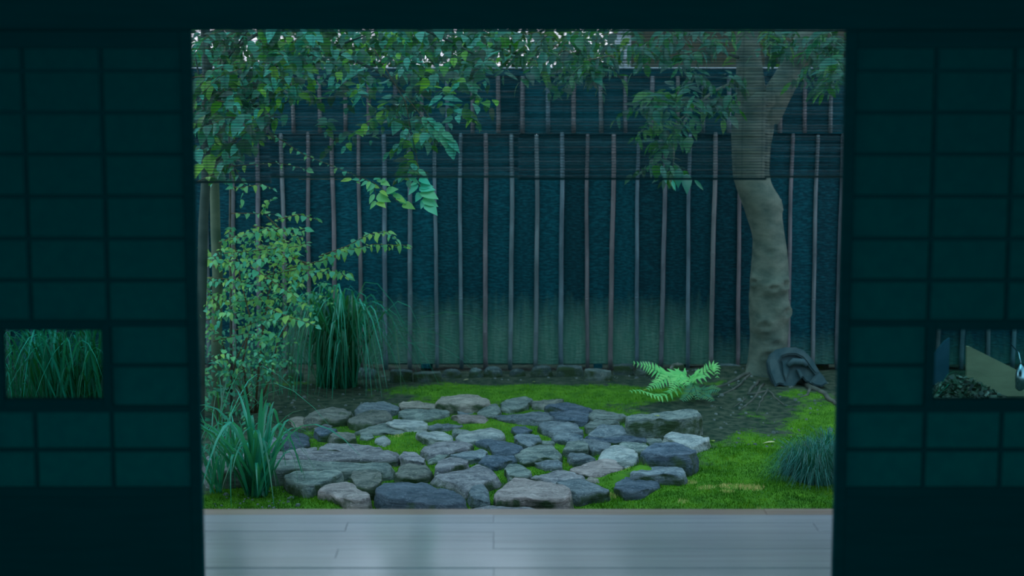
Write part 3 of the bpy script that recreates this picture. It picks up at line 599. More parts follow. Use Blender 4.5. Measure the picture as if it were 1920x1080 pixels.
LBt = [batten_mesh(FM-FB+.035, s) for s in range(8)]; UBt = [batten_mesh(FT-FM-.06, 30+s) for s in range(6)]
for k in range(-28, 25):
    x = xb0+k*PITCH
    ob('board', random.choice(LB if -11 <= k < 6 else LB2), fence, Matrix.Translation((x+PITCH/2, R(-.002, .002), FB-GZ+R(-.006, .004))))
    ob('batten', random.choice(LBt), fence, Matrix.Translation((x+R(-.004, .004), -.003, FB-GZ-.03+R(-.014, .01))) @ Matrix.Rotation(R(-.004, .004), 4, 'Y'))
    x2 = xb0+(k+.5)*PITCH-.003
    ob('upper_board', random.choice(UB), fence, Matrix.Translation((x2+PITCH/2, -.022, FM-GZ-.004)))
    ob('upper_batten', random.choice(UBt), fence, Matrix.Translation((x2+R(-.004, .004), -.022, FM-GZ+.004)) @ Matrix.Rotation(R(-.005, .005), 4, 'Y'))
boxo('top_rail', -5.2, 4.5, -.045, .04, FT-GZ-.055, FT-GZ-.005, M['charred_top'], fence, .003)
boxo('metal_cap', -5.2, 4.5, -.055, .05, FT-GZ-.005, FT-GZ+.004, M['metal_cap'], fence)
boxo('back_rail', -5.2, 4.5, .02, .08, .3, .4, M['charred_top'], fence); boxo('back_rail', -5.2, 4.5, .02, .08, 1.45, 1.55, M['charred_top'], fence)
boxo('ground_sill', -5.2, 4.5, .03, .12, FB-GZ-.01, FB-GZ+.06, M['dark_wood'], fence)
for px in (798, 1121, 480, 1420): 
    x = at(px, 690, FY).x; boxo('post', x-.03, x+.03, .0-.03*0-.02, .04, .02, FB-GZ, M['charred_top'], fence)
for x in (-4.2, -2.4, -.6, 1.2, 3.0): boxo('post', x-.04, x+.04, .08, .16, 0, FT-GZ-.06, M['dark_wood'], fence)

# ------------------------------------------------------------------ leaves
def leaf_mesh(nm, prof, droop, fold, m, L=1.0):
    v = []; f = []; n = len(prof)
    for i, (t, wd) in enumerate(prof):
        z = -droop*t*t
        if wd == 0: v.append((0, t*L, z)); continue
        v += [(-wd, t*L, z+wd*fold), (0, t*L, z), (wd, t*L, z+wd*fold)]
    idx = []; k = 0
    for t, wd in prof:
        if wd == 0: idx.append([k]); k += 1
        else: idx.append([k, k+1, k+2]); k += 3
    for a, b in zip(idx[:-1], idx[1:]):
        if len(a) == 1 and len(b) == 3: f += [(a[0], b[1], b[0]), (a[0], b[2], b[1])]
        elif len(a) == 3 and len(b) == 3: f += [(a[0], a[1], b[1], b[0]), (a[1], a[2], b[2], b[1])]
        else: f += [(a[0], a[1], b[0]), (a[1], a[2], b[0])]
    return mesh(nm, v, f, m, True)
OVAL = [(0, 0), (.12, .16), (.35, .25), (.62, .20), (.85, .08), (1, 0)]
SLIM = [(0, 0), (.15, .09), (.45, .14), (.75, .09), (1, 0)]
HEART = [(0, 0), (.06, .24), (.25, .36), (.55, .29), (.82, .12), (1, 0)]
def frame_m(p, axis, up, s):
    y = Vector(axis).normalized(); z = Vector(up); z = (z-y*z.dot(y));  z.normalize(); x = y.cross(z)
    return Matrix(((x.x*s, y.x*s, z.x*s, p[0]), (x.y*s, y.y*s, z.y*s, p[1]), (x.z*s, y.z*s, z.z*s, p[2]), (0, 0, 0, 1)))
def merge_leaves(nm, me_list, mats, m, tones, parent):
    vs_, fs_, tn = [], [], []; off = 0
    src = [(np.array([v.co[:] for v in me.vertices]), [tuple(p.vertices) for p in me.polygons]) for me in me_list]
    for k, mt_ in enumerate(mats):
        V, Fc = src[k % len(src)]; A = np.array(mt_); W = V @ A[:3, :3].T + A[:3, 3]
        vs_.append(W); fs_ += [tuple(i+off for i in q) for q in Fc]; off += len(V); tn += [tones[k]]*len(V)
    if not vs_: return None
    me = bpy.data.meshes.new(nm); me.from_pydata(np.vstack(vs_).tolist(), [], fs_); me.materials.append(m)
    me.polygons.foreach_set('use_smooth', [True]*len(me.polygons))
    a = me.attributes.new('tone', 'FLOAT', 'POINT'); a.data.foreach_set('value', tn)
    o = ob(nm, me, parent); o['kind'] = 'stuff'; return o
class Plant:
    def __init__(s, root): s.root = root; s.o = root.location.copy(); s.mats = []; s.tw = []
    def twig(s, pts, r0, r1, m, name='twig', n=5):
        q = MB(); L = len(pts); pts = [Vector(p)-s.o for p in pts]; q.tube(pts, [r0+(r1-r0)*i/(L-1) for i in range(L)], n); return ob(name, q.me(name, m, True), s.root)
    def spray(s, pts, nl, size, spread=.85, droop=.35, tilt=.4, twig=True, tm=None, big=None):
        """leaves set alternately along a twig through the points"""
        pts = [Vector(p) for p in pts]; seg = [(b-a).length for a, b in zip(pts[:-1], pts[1:])]; T = sum(seg)
        if twig: s.twig(pts, .0035, .0012, tm or M['twig'], n=4)
        for k in range(nl):
            u = T*(k+.6)/nl; i = 0
            while i < len(seg)-1 and u > seg[i]: u -= seg[i]; i += 1
            p = pts[i].lerp(pts[i+1], min(1, u/seg[i])); d = (pts[i+1]-pts[i]).normalized()
            sd = 1 if k % 2 else -1; side = d.cross(Vector((R(-.2, .2), R(-.9, -.2)*tilt, 1))).normalized()*sd
            ax = (d*(1-spread)+side*spread+Vector((0, R(-.35, .2), -droop*R(-.5, 2.0)))).normalized()
            if k == nl-1: ax = (d+Vector((0, 0, -droop*.6))).normalized()
            up = Vector((R(-.7, .7), -tilt*R(-.3, 2.2), 1))
            s.mats.append((frame_m(p-s.o, ax, up, size*R(.55, 1.25)*(1-.3*abs(k/nl-.4))), p.y))
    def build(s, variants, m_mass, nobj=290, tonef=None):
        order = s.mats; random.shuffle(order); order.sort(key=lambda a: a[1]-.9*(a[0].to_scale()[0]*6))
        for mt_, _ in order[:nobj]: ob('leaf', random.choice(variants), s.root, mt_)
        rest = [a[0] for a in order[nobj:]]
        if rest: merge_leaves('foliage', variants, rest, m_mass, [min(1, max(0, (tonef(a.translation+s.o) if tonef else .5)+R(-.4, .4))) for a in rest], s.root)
def region_sprays(P, boxes, Y, size, nl, tm=None, droop=.4, twigs=25, length=.3, tilt=.6):
    """boxes: (x0, x1, y0, y1, number of sprays) in the photograph, set out over a depth range Y"""
    n = 0
    for x0, x1, y0, y1, cnt in boxes:
        for _ in range(cnt):
            p = at(R(x0, x1), R(y0, y1), R(*Y)); a = R(0, 6.28); d = Vector((math.cos(a), math.sin(a)*.7, R(-.5, .1)))*length*R(.6, 1.2)
            pts = [p-d*.5, p+Vector((0, 0, .02)), p+d*.5-Vector((0, 0, .05))]
            P.spray(pts, nl, size*R(.8, 1.15), droop=droop, twig=n < twigs, tm=tm, tilt=tilt); n += 1

# left broad-leaved tree
g0 = at(403, 800, 9.9)
T2 = thing('leafy_tree', 'slender pale-trunked tree whose broad leaves hang behind the left blinds', 'tree', (g0.x, 9.9, GZ))
P2 = Plant(T2)
P2.twig([at(408, 830, 9.9)+Vector((0, 0, -.05)), at(406, 640, 9.9), at(408, 520, 9.9), at(404, 430, 9.9), at(402, 340, 9.9), at(410, 200, 9.9), at(430, 80, 9.9), at(460, -60, 9.9)], .034, .024, M['bark_pale'], 'trunk', 10)
for pts in ([(410,200),(500,130),(620,90),(760,40)], [(425,100),(520,40),(700,-40),(900,-60)], [(405,300),(470,230),(540,190)], [(620,90),(720,140),(790,200),(840,270)], [(760,40),(850,80),(920,120)], [(404,260),(380,180),(365,100)]):
    P2.twig([at(a, b, 9.8-.3*i/len(pts)) for i, (a, b) in enumerate(pts)], .012, .004, M['bark_dark'], 'branch', 6)
region_sprays(P2, [(362, 520, 55, 180, 42), (362, 450, 180, 325, 24), (440, 500, 180, 240, 8), (480, 700, 55, 140, 40), (500, 680, 150, 190, 11), (690, 940, 55, 120, 34), (700, 900, 120, 175, 18), (720, 800, 170, 260, 12), (750, 810, 250, 330, 6), (610, 720, 215, 260, 4), (860, 900, 170, 250, 2)], (8.9, 10.4), .082, 12, M['twig'], .5, 30, .34)
region_sprays(P2, [(360, 960, -60, 55, 30)], (8.6, 10.6), .11, 9, M['twig'], .55, 0, .36)
vA = [leaf_mesh('leaf', OVAL, .22, .25, M['leafA']), leaf_mesh('leaf', OVAL, .10, .35, M['leafA']), leaf_mesh('leaf', HEART, .3, .2, M['leafA'])]
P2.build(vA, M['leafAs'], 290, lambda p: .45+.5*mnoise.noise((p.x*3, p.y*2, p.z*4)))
# hanging sprays with large pale leaves, a climber dropping from above
g0 = at(780, 200, 9.1)
HV = thing('hanging_branch', 'hanging branch of large heart-shaped teal leaves', None, (g0.x, 9.1, g0.z))
PH = Plant(HV)
vT = [leaf_mesh('leaf', HEART, .25, .22, M['leafT']), leaf_mesh('leaf', OVAL, .3, .3, M['leafT'])]
def hand(P, Y, lst):                          # base x,y, tip x,y in the photograph
    for bx_, by_, tx, ty in lst:
        a = at(bx_, by_, Y); b = at(tx, ty, Y-.02+R(-.02, .02)); ax = b-a
        P.mats.append((frame_m(a-P.o, ax, Vector((R(-.3, .3), -.8, .7)), ax.length), Y))
PH.twig([at(700, 90, 9.2), at(760, 190, 9.15), at(782, 300, 9.1), at(786, 345, 9.1), at(794, 370, 9.1), at(798, 383, 9.1)], .004, .0013, M['twig'])
hand(PH, 9.1, [(784, 346, 764, 363), (786, 352, 815, 352), (784, 341, 768, 346), (790, 357, 821, 369), (789, 362, 779, 377), (784, 347, 765, 362), (793, 371, 822, 384), (797, 375, 787, 391), (799, 380, 820, 401), (787, 350, 812, 346), (783, 330, 765, 338), (786, 335, 808, 343), (781, 310, 764, 322), (783, 318, 803, 330)])
PH.twig([at(760, 180, 9.12), at(800, 228, 9.1), at(828, 252, 9.1), at(848, 290, 9.1)], .003, .0012, M['twig'])
hand(PH, 9.1, [(793, 218, 800, 240), (806, 230, 812, 254), (818, 242, 824, 266), (830, 254, 838, 278), (842, 272, 852, 299), (800, 222, 822, 231), (814, 234, 838, 246), (828, 248, 854, 262), (838, 260, 864, 282)])
for mt_, _ in PH.mats: ob('leaf', random.choice(vT), HV, mt_)
HV.parent = T2; HV.location = HV.location-T2.location
g0 = at(700, 300, 9.2)
HS = thing('hanging_branch', 'forked hanging branch of small light green leaves', None, (g0.x, 9.2, g0.z))
PS = Plant(HS)
PS.twig([at(480, 250, 9.4), at(520, 258, 9.35), at(570, 290, 9.3), at(640, 318, 9.2), at(690, 338, 9.2), at(702, 350, 9.2), at(706, 375, 9.2)], .003, .0012, M['twig'])
PS.twig([at(698, 340, 9.2), at(722, 358, 9.2), at(745, 378, 9.2), at(755, 383, 9.2)], .002, .001, M['twig'])
PS.twig([at(560, 336, 9.2), at(620, 336, 9.2), at(672, 339, 9.2)], .0015, .001, M['twig'])
hand(PS, 9.2, [(702, 364, 691, 381), (706, 368, 733, 376), (705, 377, 694, 389), (708, 378, 723, 387), (700, 344, 689, 358), (700, 352, 693, 363), (724, 360, 745, 352), (728, 361, 744, 361), (712, 358, 726, 362), (736, 366, 759, 370), (742, 371, 761, 377), (748, 375, 766, 380), (755, 383, 778, 389), (690, 340, 676, 347), (694, 340, 686, 350), (715, 342, 731, 346), (706, 338, 720, 341), (684, 336, 674, 338), (660, 336, 638, 337), (674, 337, 660, 335), (668, 341, 675, 343), (700, 336, 712, 332), (716, 340, 722, 334), (700, 348, 712, 352)])
PS.spray([at(480, 250, 9.4), at(520, 258, 9.35), at(570, 290, 9.3), at(640, 318, 9.2), at(665, 330, 9.2)], 26, .038, twig=False, droop=.3, tilt=.9)
PS.spray([at(372, 340, 9.3), at(430, 312, 9.3), at(520, 305, 9.25), at(580, 318, 9.2)], 18, .045, droop=.4, tilt=.9)
vS = [leaf_mesh('leaf', OVAL, .25, .3, M['leafS']), leaf_mesh('leaf', OVAL, .45, .25, M['leafS']), leaf_mesh('leaf', HEART, .2, .2, M['leafS'])]
for mt_, _ in PS.mats: ob('leaf', random.choice(vS), HS, mt_)
HS.parent = T2; HS.location = HS.location-T2.location
# dark second trunk
g0 = at(380, 830, 9.6)
T3 = thing('young_tree', 'dark upright young tree trunk beside the left doorpost', 'tree', (g0.x, 9.6, GZ)); P3 = Plant(T3)
P3.twig([at(374, 860, 9.6)+Vector((0, 0, -.02)), at(375, 640, 9.6), at(379, 520, 9.6), at(381, 420, 9.6), at(386, 340, 9.6), at(388, 120, 9.6), at(380, -40, 9.6)], .030, .026, M['bark_dark'], 'trunk', 10)
P3.twig([at(386, 200, 9.6), at(420, 120, 9.5), at(470, 50, 9.4)], .01, .004, M['bark_dark'], 'branch', 6)
region_sprays(P3, [(362, 480, 60, 300, 14)], (9.0, 9.5), .11, 8, M['twig'], .5, 14, .3)
for mt_, _ in P3.mats: ob('leaf', random.choice(vA), T3, mt_)
g0 = at(432, 790, 10.1)
T4 = thing('sapling', 'thin reddish sapling stem standing among the left shrub', 'tree', (g0.x, 10.1, GZ)); P4 = Plant(T4)
P4.twig([at(434, 780, 10.1), at(433, 560, 10.1), at(431, 450, 10.1), at(432, 340, 10.1), at(428, 200, 10.1)], .009, .006, M['root'], 'stem', 7)
P4.spray([at(432, 400, 10.1), at(470, 400, 10.05), at(520, 402, 10.0)], 9, .05); P4.spray([at(432, 350, 10.1), at(450, 352, 10.0), at(490, 345, 10.0), at(515, 355, 10)], 12, .05)
P4.spray([at(431, 300, 10.1), at(460, 350, 10.0), at(450, 388, 10.0)], 10, .05)
for mt_, _ in P4.mats: ob('leaf', random.choice(vS), T4, mt_)

# light green layered shrub
g0 = gr(470, 775)
S1 = thing('leafy_shrub', 'light green shrub with layered sprays of small leaves beside the left doorpost', 'shrub', (g0.x, g0.y, GZ)); PSH = Plant(S1)
SY = g0.y
for pts in ([(478, 775), (490, 640), (502, 560), (515, 500), (532, 480)], [(515, 500), (535, 460), (525, 430), (500, 405)], [(470, 775), (455, 680), (470, 600), (450, 520), (440, 460)], [(480, 775), (510, 700), (520, 640), (545, 600)], [(475, 775), (430, 690), (405, 600), (395, 520)], [(532, 480), (580, 495), (620, 485), (660, 468)], [(425, 740), (445, 670), (468, 620)]):
    PSH.twig([at(a, b, SY-.25*i/len(pts)) for i, (a, b) in enumerate(pts)], .008, .003, M['twig'], 'stem', 6)
for pts, n_, sz in (([(535,505),(600,490),(650,470),(700,458),(765,460)], 36, .050), ([(600,480),(650,462),(690,440),(725,434),(745,450)], 24, .055), ([(430,450),(500,432),(575,430)], 20, .055), ([(520,412),(560,402),(600,414)], 12, .05),
        ([(490,400),(500,380),(512,372)], 8, .05), ([(410,455),(450,440),(540,428)], 20, .052), ([(420,475),(480,470),(560,462),(575,455)], 24, .052), ([(400,500),(480,492),(560,478)], 24, .05),
        ([(480,520),(560,505),(640,512),(650,520)], 26, .052), ([(530,555),(570,520),(620,512),(655,520)], 22, .052), ([(500,575),(530,590),(570,603),(595,612)], 14, .06), ([(385,485),(430,500),(480,520)], 18, .05), ([(390,520),(440,525),(500,540)], 18, .05),
        ([(385,560),(450,565),(520,560)], 18, .05), ([(440,620),(490,600),(560,605)], 18, .05), ([(400,640),(460,625),(530,640)], 16, .05), ([(385,600),(440,590),(500,600)], 16, .05), ([(470,500),(530,540),(560,560)], 14, .05), ([(560,500),(545,470),(520,440)], 12, .05)):
    for rep in range(2):
        yy = SY-R(.1, .55); j = (R(-6, 6), R(-6, 6))
        PSH.spray([at(a+j[0]*rep, b+j[1]*rep, yy-.1*i/len(pts)) for i, (a, b) in enumerate(pts)], n_, sz*R(.85, 1.1), droop=.25, tilt=.75, twig=rep == 0)
region_sprays(PSH, [(385, 560, 425, 560, 56), (378, 530, 560, 700, 56), (375, 480, 680, 800, 22), (375, 420, 600, 820, 10), (530, 640, 500, 620, 6)], (SY-.6, SY+.5), .038, 12, None, .22, 20, .24, .8)
PSH.build(vS, M['leafSs'], 290, lambda p: .30+.42*min(1, max(0, (p.z+.25)/.7)))  # leaf mass painted brighter with height, as if lit from above

# ------------------------------------------------------------------ right tree
tb = gr(1440, 722); TY = tb.y
T1 = thing('garden_tree', 'thick pale-barked forked tree standing before the fence on the right', 'tree', (tb.x, TY, GZ)); P1 = Plant(T1)
def trunk_mesh(pts, n, bumps, m, flare=False):
    q = MB(); P_ = [(at(a, b, TY)-P1.o, w_/2/(F/(TY*1.0))) for a, b, w_ in pts]
    # resample smoothly
    out = []; K = 9
    for i in range(len(P_)-1):
        p0 = P_[max(i-1, 0)]; p1 = P_[i]; p2 = P_[i+1]; p3 = P_[min(i+2, len(P_)-1)]
        for k in range(K):
            t = k/K; f = lambda a, b, c, d: .5*((2*b)+(-a+c)*t+(2*a-5*b+4*c-d)*t*t+(-a+3*b-3*c+d)*t**3)
            out.append((Vector((f(p0[0].x, p1[0].x, p2[0].x, p3[0].x), f(p0[0].y, p1[0].y, p2[0].y, p3[0].y), f(p0[0].z, p1[0].z, p2[0].z, p3[0].z))), f(p0[1], p1[1], p2[1], p3[1])))
    out.append(P_[-1]); v = []; f_ = []
    for c, r in out:
        for j in range(n):
            a = 2*math.pi*j/n; d = Vector((math.cos(a), math.sin(a), 0)); rr = r*(1+.05*mnoise.noise((d.x*1.5, d.y*1.5, c.z*5))+.03*mnoise.noise((d.x*4, d.y*4, c.z*14)))
            if flare and c.z < .18: rr *= 1+(.18-c.z)*2.2*(.5+.5*math.cos(5*a+.6))
            p = c+d*rr
            for bz, ba, br, bh in bumps:
                da = (a-ba+math.pi) % (2*math.pi)-math.pi; dd = math.hypot(da*r, c.z-bz)
                p += d*(bh*math.exp(-(dd/br)**2)*(1-1.25*math.exp(-(dd/(br*.42))**2)) + bh*.22*math.cos(dd/br*9)*math.exp(-(dd/(br*1.3))**2))
            v.append(p)
    for i in range(len(out)-1):
        for j in range(n): a0 = i*n+j; a1 = i*n+(j+1) % n; f_.append((a0, a1, a1+n, a0+n))
    f_.append(tuple((len(out)-1)*n+j for j in range(n)))
    return mesh('trunk', v, f_, m, True)
FR = -math.pi/2
zt = lambda y: at(1440, y, TY).z-GZ
bumps = [(zt(605), FR-.35, .055, .045), (zt(535), FR+.05, .045, .040), (zt(530), FR+.7, .05, .045), (zt(580), FR+.75, .06, .045), (zt(525), FR-.95, .04, .035), (zt(640), FR+.2, .06, .026), (zt(660), FR-.2, .05, .024), (zt(384), FR+1.3, .05, .02), (zt(432), FR+.1, .03, .012), (zt(470), FR-.1, .05, .012)]
ob('trunk', trunk_mesh([(1436, 745, 118), (1437, 722, 96), (1438, 695, 78), (1440, 655, 72), (1443, 610, 74), (1441, 560, 74), (1442, 520, 72), (1443, 480, 66), (1440, 440, 62), (1432, 400, 68), (1424, 370, 74), (1410, 335, 68), (1408, 290, 72), (1410, 250, 78), (1415, 215, 74), (1424, 190, 80), (1430, 172, 66)], 36, bumps, M['bark'], True), T1)
ob('branch', trunk_mesh([(1414, 225, 64), (1410, 190, 60), (1407, 150, 54), (1404, 110, 47), (1400, 60, 42), (1396, 0, 40), (1380, -120, 34), (1360, -300, 22)], 16, [], M['bark']), T1)
ob('branch', trunk_mesh([(1428, 232, 62), (1446, 195, 62), (1466, 160, 58), (1486, 120, 46), (1508, 70, 40), (1540, 10, 34), (1590, -120, 26), (1640, -260, 16)], 16, [], M['bark']), T1)
for pts in ([(1392, 110), (1330, 90), (1260, 40)], [(1386, 150), (1340, 170), (1300, 200), (1260, 240)], [(1400, 60), (1200, 0), (1080, 20)], [(1508, 70), (1540, 100), (1560, 150)], [(1300, 200), (1265, 260), (1262, 320)]):
    P1.twig([at(a, b, TY-.7*i/len(pts)) for i, (a, b) in enumerate(pts)], .012, .004, M['bark'], 'twig', 6)
region_sprays(P1, [(980, 1140, 60, 130, 30), (1000, 1140, 125, 160, 9), (1190, 1290, 165, 205, 13), (1290, 1370, 170, 215, 9), (1210, 1300, 210, 270, 10), (1215, 1270, 290, 330, 4), (1180, 1400, 60, 110, 16), (1230, 1380, 100, 150, 8), (1510, 1580, 60, 150, 20), (1540, 1585, 120, 180, 7), (1400, 1480, 58, 95, 8), (820, 980, 60, 120, 12)], (9.6, 10.9), .105, 10, M['twig'], .45, 20, .26)
region_sprays(P1, [(1100, 1600, -240, 50, 40)], (9.4, 11.2), .11, 10, M['twig'], .45, 0, .3)
hand(P1, 10.0, [(1258, 325, 1267, 357)])
vD = [leaf_mesh('leaf', SLIM, .3, .3, M['leafD']), leaf_mesh('leaf', SLIM, .12, .3, M['leafD']), leaf_mesh('leaf', OVAL, .25, .3, M['leafD'])]
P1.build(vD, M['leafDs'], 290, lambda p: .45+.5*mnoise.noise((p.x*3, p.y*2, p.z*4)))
hl = ob('leaf', leaf_mesh('leaf', SLIM, .1, .3, M['leafT']), T1, frame_m(at(1258, 335, 10.)-P1.o, at(1267, 357, 10.)-at(1258, 335, 10.), (0, -1, .5), .08)); hl['label'] = 'pale leaf tip hanging below the blind'
# roots over the soil
def root(pts, r0, r1):
    q = MB(); w_ = []
    for i, (a, b) in enumerate(pts):
        g = gr(a, b); t = i/(len(pts)-1); r = r0+(r1-r0)*t; w_.append((Vector((g.x, g.y, height(g.x, g.y)+r*.35)), r))
    out = []
    for i in range(len(w_)-1):
        for k in range(5):
            t = k/5; p = w_[i][0].lerp(w_[i+1][0], t); out.append((p+Vector((mnoise.noise((p.x*9, p.y*9, 0))*.015, mnoise.noise((p.x*9, p.y*9, 5))*.03, 0)), w_[i][1]*(1-t)+w_[i+1][1]*t))
    out.append(w_[-1]); q.tube([o[0]-P1.o for o in out], [o[1] for o in out], 7); ob('root', q.me('root', M['root'], True), T1)
for pts, a, b in (([(1465, 728), (1500, 732), (1520, 742), (1545, 750), (1568, 766)], .045, .018), ([(1425, 722), (1395, 728), (1360, 738), (1330, 742)], .03, .006), ([(1420, 735), (1400, 752), (1440, 748), (1470, 765)], .016, .006), ([(1430, 738), (1410, 760), (1385, 772)], .014, .004),
                  ([(1410, 725), (1375, 745), (1350, 752)], .016, .005), ([(1440, 745), (1425, 762), (1418, 775)], .01, .003), ([(1520, 742), (1512, 752), (1500, 756)], .02, .006), ([(1398, 757), (1375, 768)], .009, .003), ([(1340, 713), (1310, 716), (1280, 724)], .014, .004)):
    root(pts, a*.62, b*.7)

# ------------------------------------------------------------------ roof tile fragment leaning on the trunk
ty = gr(1470, 735).y
org = at(1489, 730, ty); org.z = GZ+.02
RT = thing('roof_tile_fragment', 'grey arched ornamental roof-tile fragment leaning at the foot of the tree', 'ornament', (org.x, ty, org.z))
sc_ = F/(ty*1.0)
def PT(x, y): return ((1400+x/9-1483)/sc_, (630+y/9-732)/-sc_)
def extr(nm, pts, y0, y1, m, parent, bev=.006):
    n = len(pts); bm = bmesh.new(); fr = [bm.verts.new((x, y0, z)) for x, z in pts]; bk = [bm.verts.new((x*.98, y1, z)) for x, z in pts]
    bm.faces.new(fr); bm.faces.new(bk[::-1])
    for i in range(n): bm.faces.new((fr[(i+1) % n], fr[i], bk[i], bk[(i+1) % n]))
    bmesh.ops.recalc_face_normals(bm, faces=bm.faces)
    bmesh.ops.bevel(bm, geom=[e for e in bm.edges if all(abs(v.co.y-y0) < 1e-6 for v in e.verts)], offset=bev, segments=2, affect='EDGES')
    bmesh.ops.triangulate(bm, faces=[f for f in bm.faces if len(f.verts) > 4])
    me = bpy.data.meshes.new(nm); bm.to_mesh(me); bm.free(); me.materials.append(m); return ob(nm, me, parent)
outer = [(250,430),(300,300),(400,225),(560,190),(740,190),(880,250),(980,350),(1050,450),(1100,540),(1200,680),(1265,800),(1160,860),(1040,840),(900,760),(850,700),(760,780),(690,880),(600,910),(560,850),(440,820),(370,860),(330,760),(270,600)]
extr('slab', [PT(*p) for p in outer], 0, .07, M['tile'], RT, .008)
arch = [(250,430),(300,300),(400,225),(560,190),(740,190),(880,250),(980,350),(1050,450),(1130,600),(1060,660),(980,560),(900,440),(840,370),(740,320),(600,318),(500,350),(440,440),(450,560),(500,700),(560,850),(440,820),(370,860),(330,760),(270,600)]
extr('arch_rim', [PT(*p) for p in arch], -.035, .01, M['tile'], RT, .010)
extr('arch_rim', [PT(*p) for p in [(1130,600),(1200,680),(1265,800),(1160,860),(1040,840),(960,790),(1060,660)]], -.030, .01, M['tile'], RT, .008)
q = MB(); q.tube([(PT(600, 500)[0], -.02, PT(600, 500)[1]), (PT(700, 430)[0], -.025, PT(700, 430)[1]), (PT(850, 440)[0], -.025, PT(850, 440)[1]), (PT(920, 500)[0], -.02, PT(920, 500)[1])], [.017, .023, .023, .017], 12); ob('roll', q.me('roll', M['tile'], True), RT)
extr('lug', [PT(*p) for p in [(740,570),(790,560),(850,680),(800,715)]], -.04, .01, M['tile'], RT, .004)
extr('inner_step', [PT(*p) for p in [(500,420),(600,400),(640,520),(600,640),(560,760),(520,640)]], -.016, .01, M['tile'], RT, .004)
RT.rotation_euler = (math.radians(-16), 0, 0); RT.location.y -= .10; RT.location.z += .01

# ------------------------------------------------------------------ fern
fb = gr(1295, 757)
FN = thing('fern', 'bright green fern with arching fronds between the paving and the fence', 'fern', (fb.x, fb.y, GZ))
PINN = [(0, 0), (.06, .13), (.3, .13), (.62, .09), (1, 0)]
vF = [leaf_mesh('leaflet', PINN, .15, .2, M['fern']), leaf_mesh('leaflet', PINN, .3, .15, M['fern'])]; vFD = [leaf_mesh('leaflet', PINN, .2, .2, M['fernD'])]
def cr(pts, n):
    out = []
    for i in range(len(pts)-1):
        p0 = pts[max(i-1, 0)]; p1 = pts[i]; p2 = pts[i+1]; p3 = pts[min(i+2, len(pts)-1)]
        for k in range(n):
            t = k/n; out.append(.5*((2*p1)+(p2-p0)*t+(2*p0-5*p1+4*p2-p3)*t*t+(3*p1-p0-3*p2+p3)*t**3))
    out.append(pts[-1]); return out
def frond(pl, ln, dy, dark=False, npair=15, up=(0, -.75, .65)):
    pts = [Vector((0, 0, 0))]+[at(1180+x/9.816, 655+y/9.816, fb.y-dy*(i+1)/len(pl))-Vector((fb.x, fb.y, GZ)) for i, (x, y) in enumerate(pl)]
    c = cr(pts, 8); q = MB(); q.tube(c, [.0024*(1-.75*i/len(c)) for i in range(len(c))], 5); fo = ob('frond', q.me('frond', M['stem' if dark else 'fern'], True), FN)
    s0 = 8; m_ = len(c)-1-s0
    for k in range(npair):
        u = s0+m_*(k+.2)/npair; i = int(u); p = c[i].lerp(c[min(i+1, len(c)-1)], u-i); d = (c[min(i+1, len(c)-1)]-c[i]).normalized() if i < len(c)-1 else d
        t = k/npair; L = ln*(min(1, .55+t*2.0))*(1-t)**.75+.008
        U = Vector(up)+Vector((R(-.1, .1), R(-.1, .1), 0)); side = d.cross(U).normalized()
        for sd in (-1, 1): ob('leaflet', random.choice(vFD if dark else vF), fo, frame_m(p, side*sd+d*.45+Vector((0, 0, -.1)), U, L*1.22))
frond([(900, 470), (700, 470), (560, 430), (400, 335), (250, 290), (60, 245)], .062, .10)
frond([(1000, 480), (880, 455), (720, 510), (560, 600), (450, 660), (330, 740)], .062, .25)
frond([(980, 640), (850, 740), (600, 860), (400, 830), (200, 765), (0, 775)], .045, .42, up=(0, -.5, .8))
frond([(1100, 560), (1200, 520), (1380, 440), (1500, 330), (1570, 310), (1610, 380), (1620, 540)], .055, .12)
frond([(1110, 590), (1180, 520), (1250, 430), (1290, 370)], .045, .2, npair=11)
frond([(1050, 480), (930, 500), (860, 580), (800, 680), (740, 780)], .045, .38, npair=12)
frond([(1020, 470), (920, 500), (1000, 580), (1080, 660)], .05, .34, npair=11)
frond([(1160, 560), (1280, 500), (1380, 510)], .045, .25, npair=10)
frond([(1180, 640), (1150, 740), (1060, 860), (960, 940)], .05, .40, True, 12)
frond([(1250, 760), (1400, 760), (1540, 730), (1660, 760)], .05, .22, True, 11)
frond([(1250, 800), (1350, 830), (1450, 880), (1540, 950)], .04, .30, True, 10)
frond([(1150, 650), (1200, 700), (1230, 800), (1260, 930)], .04, .36, True, 10)

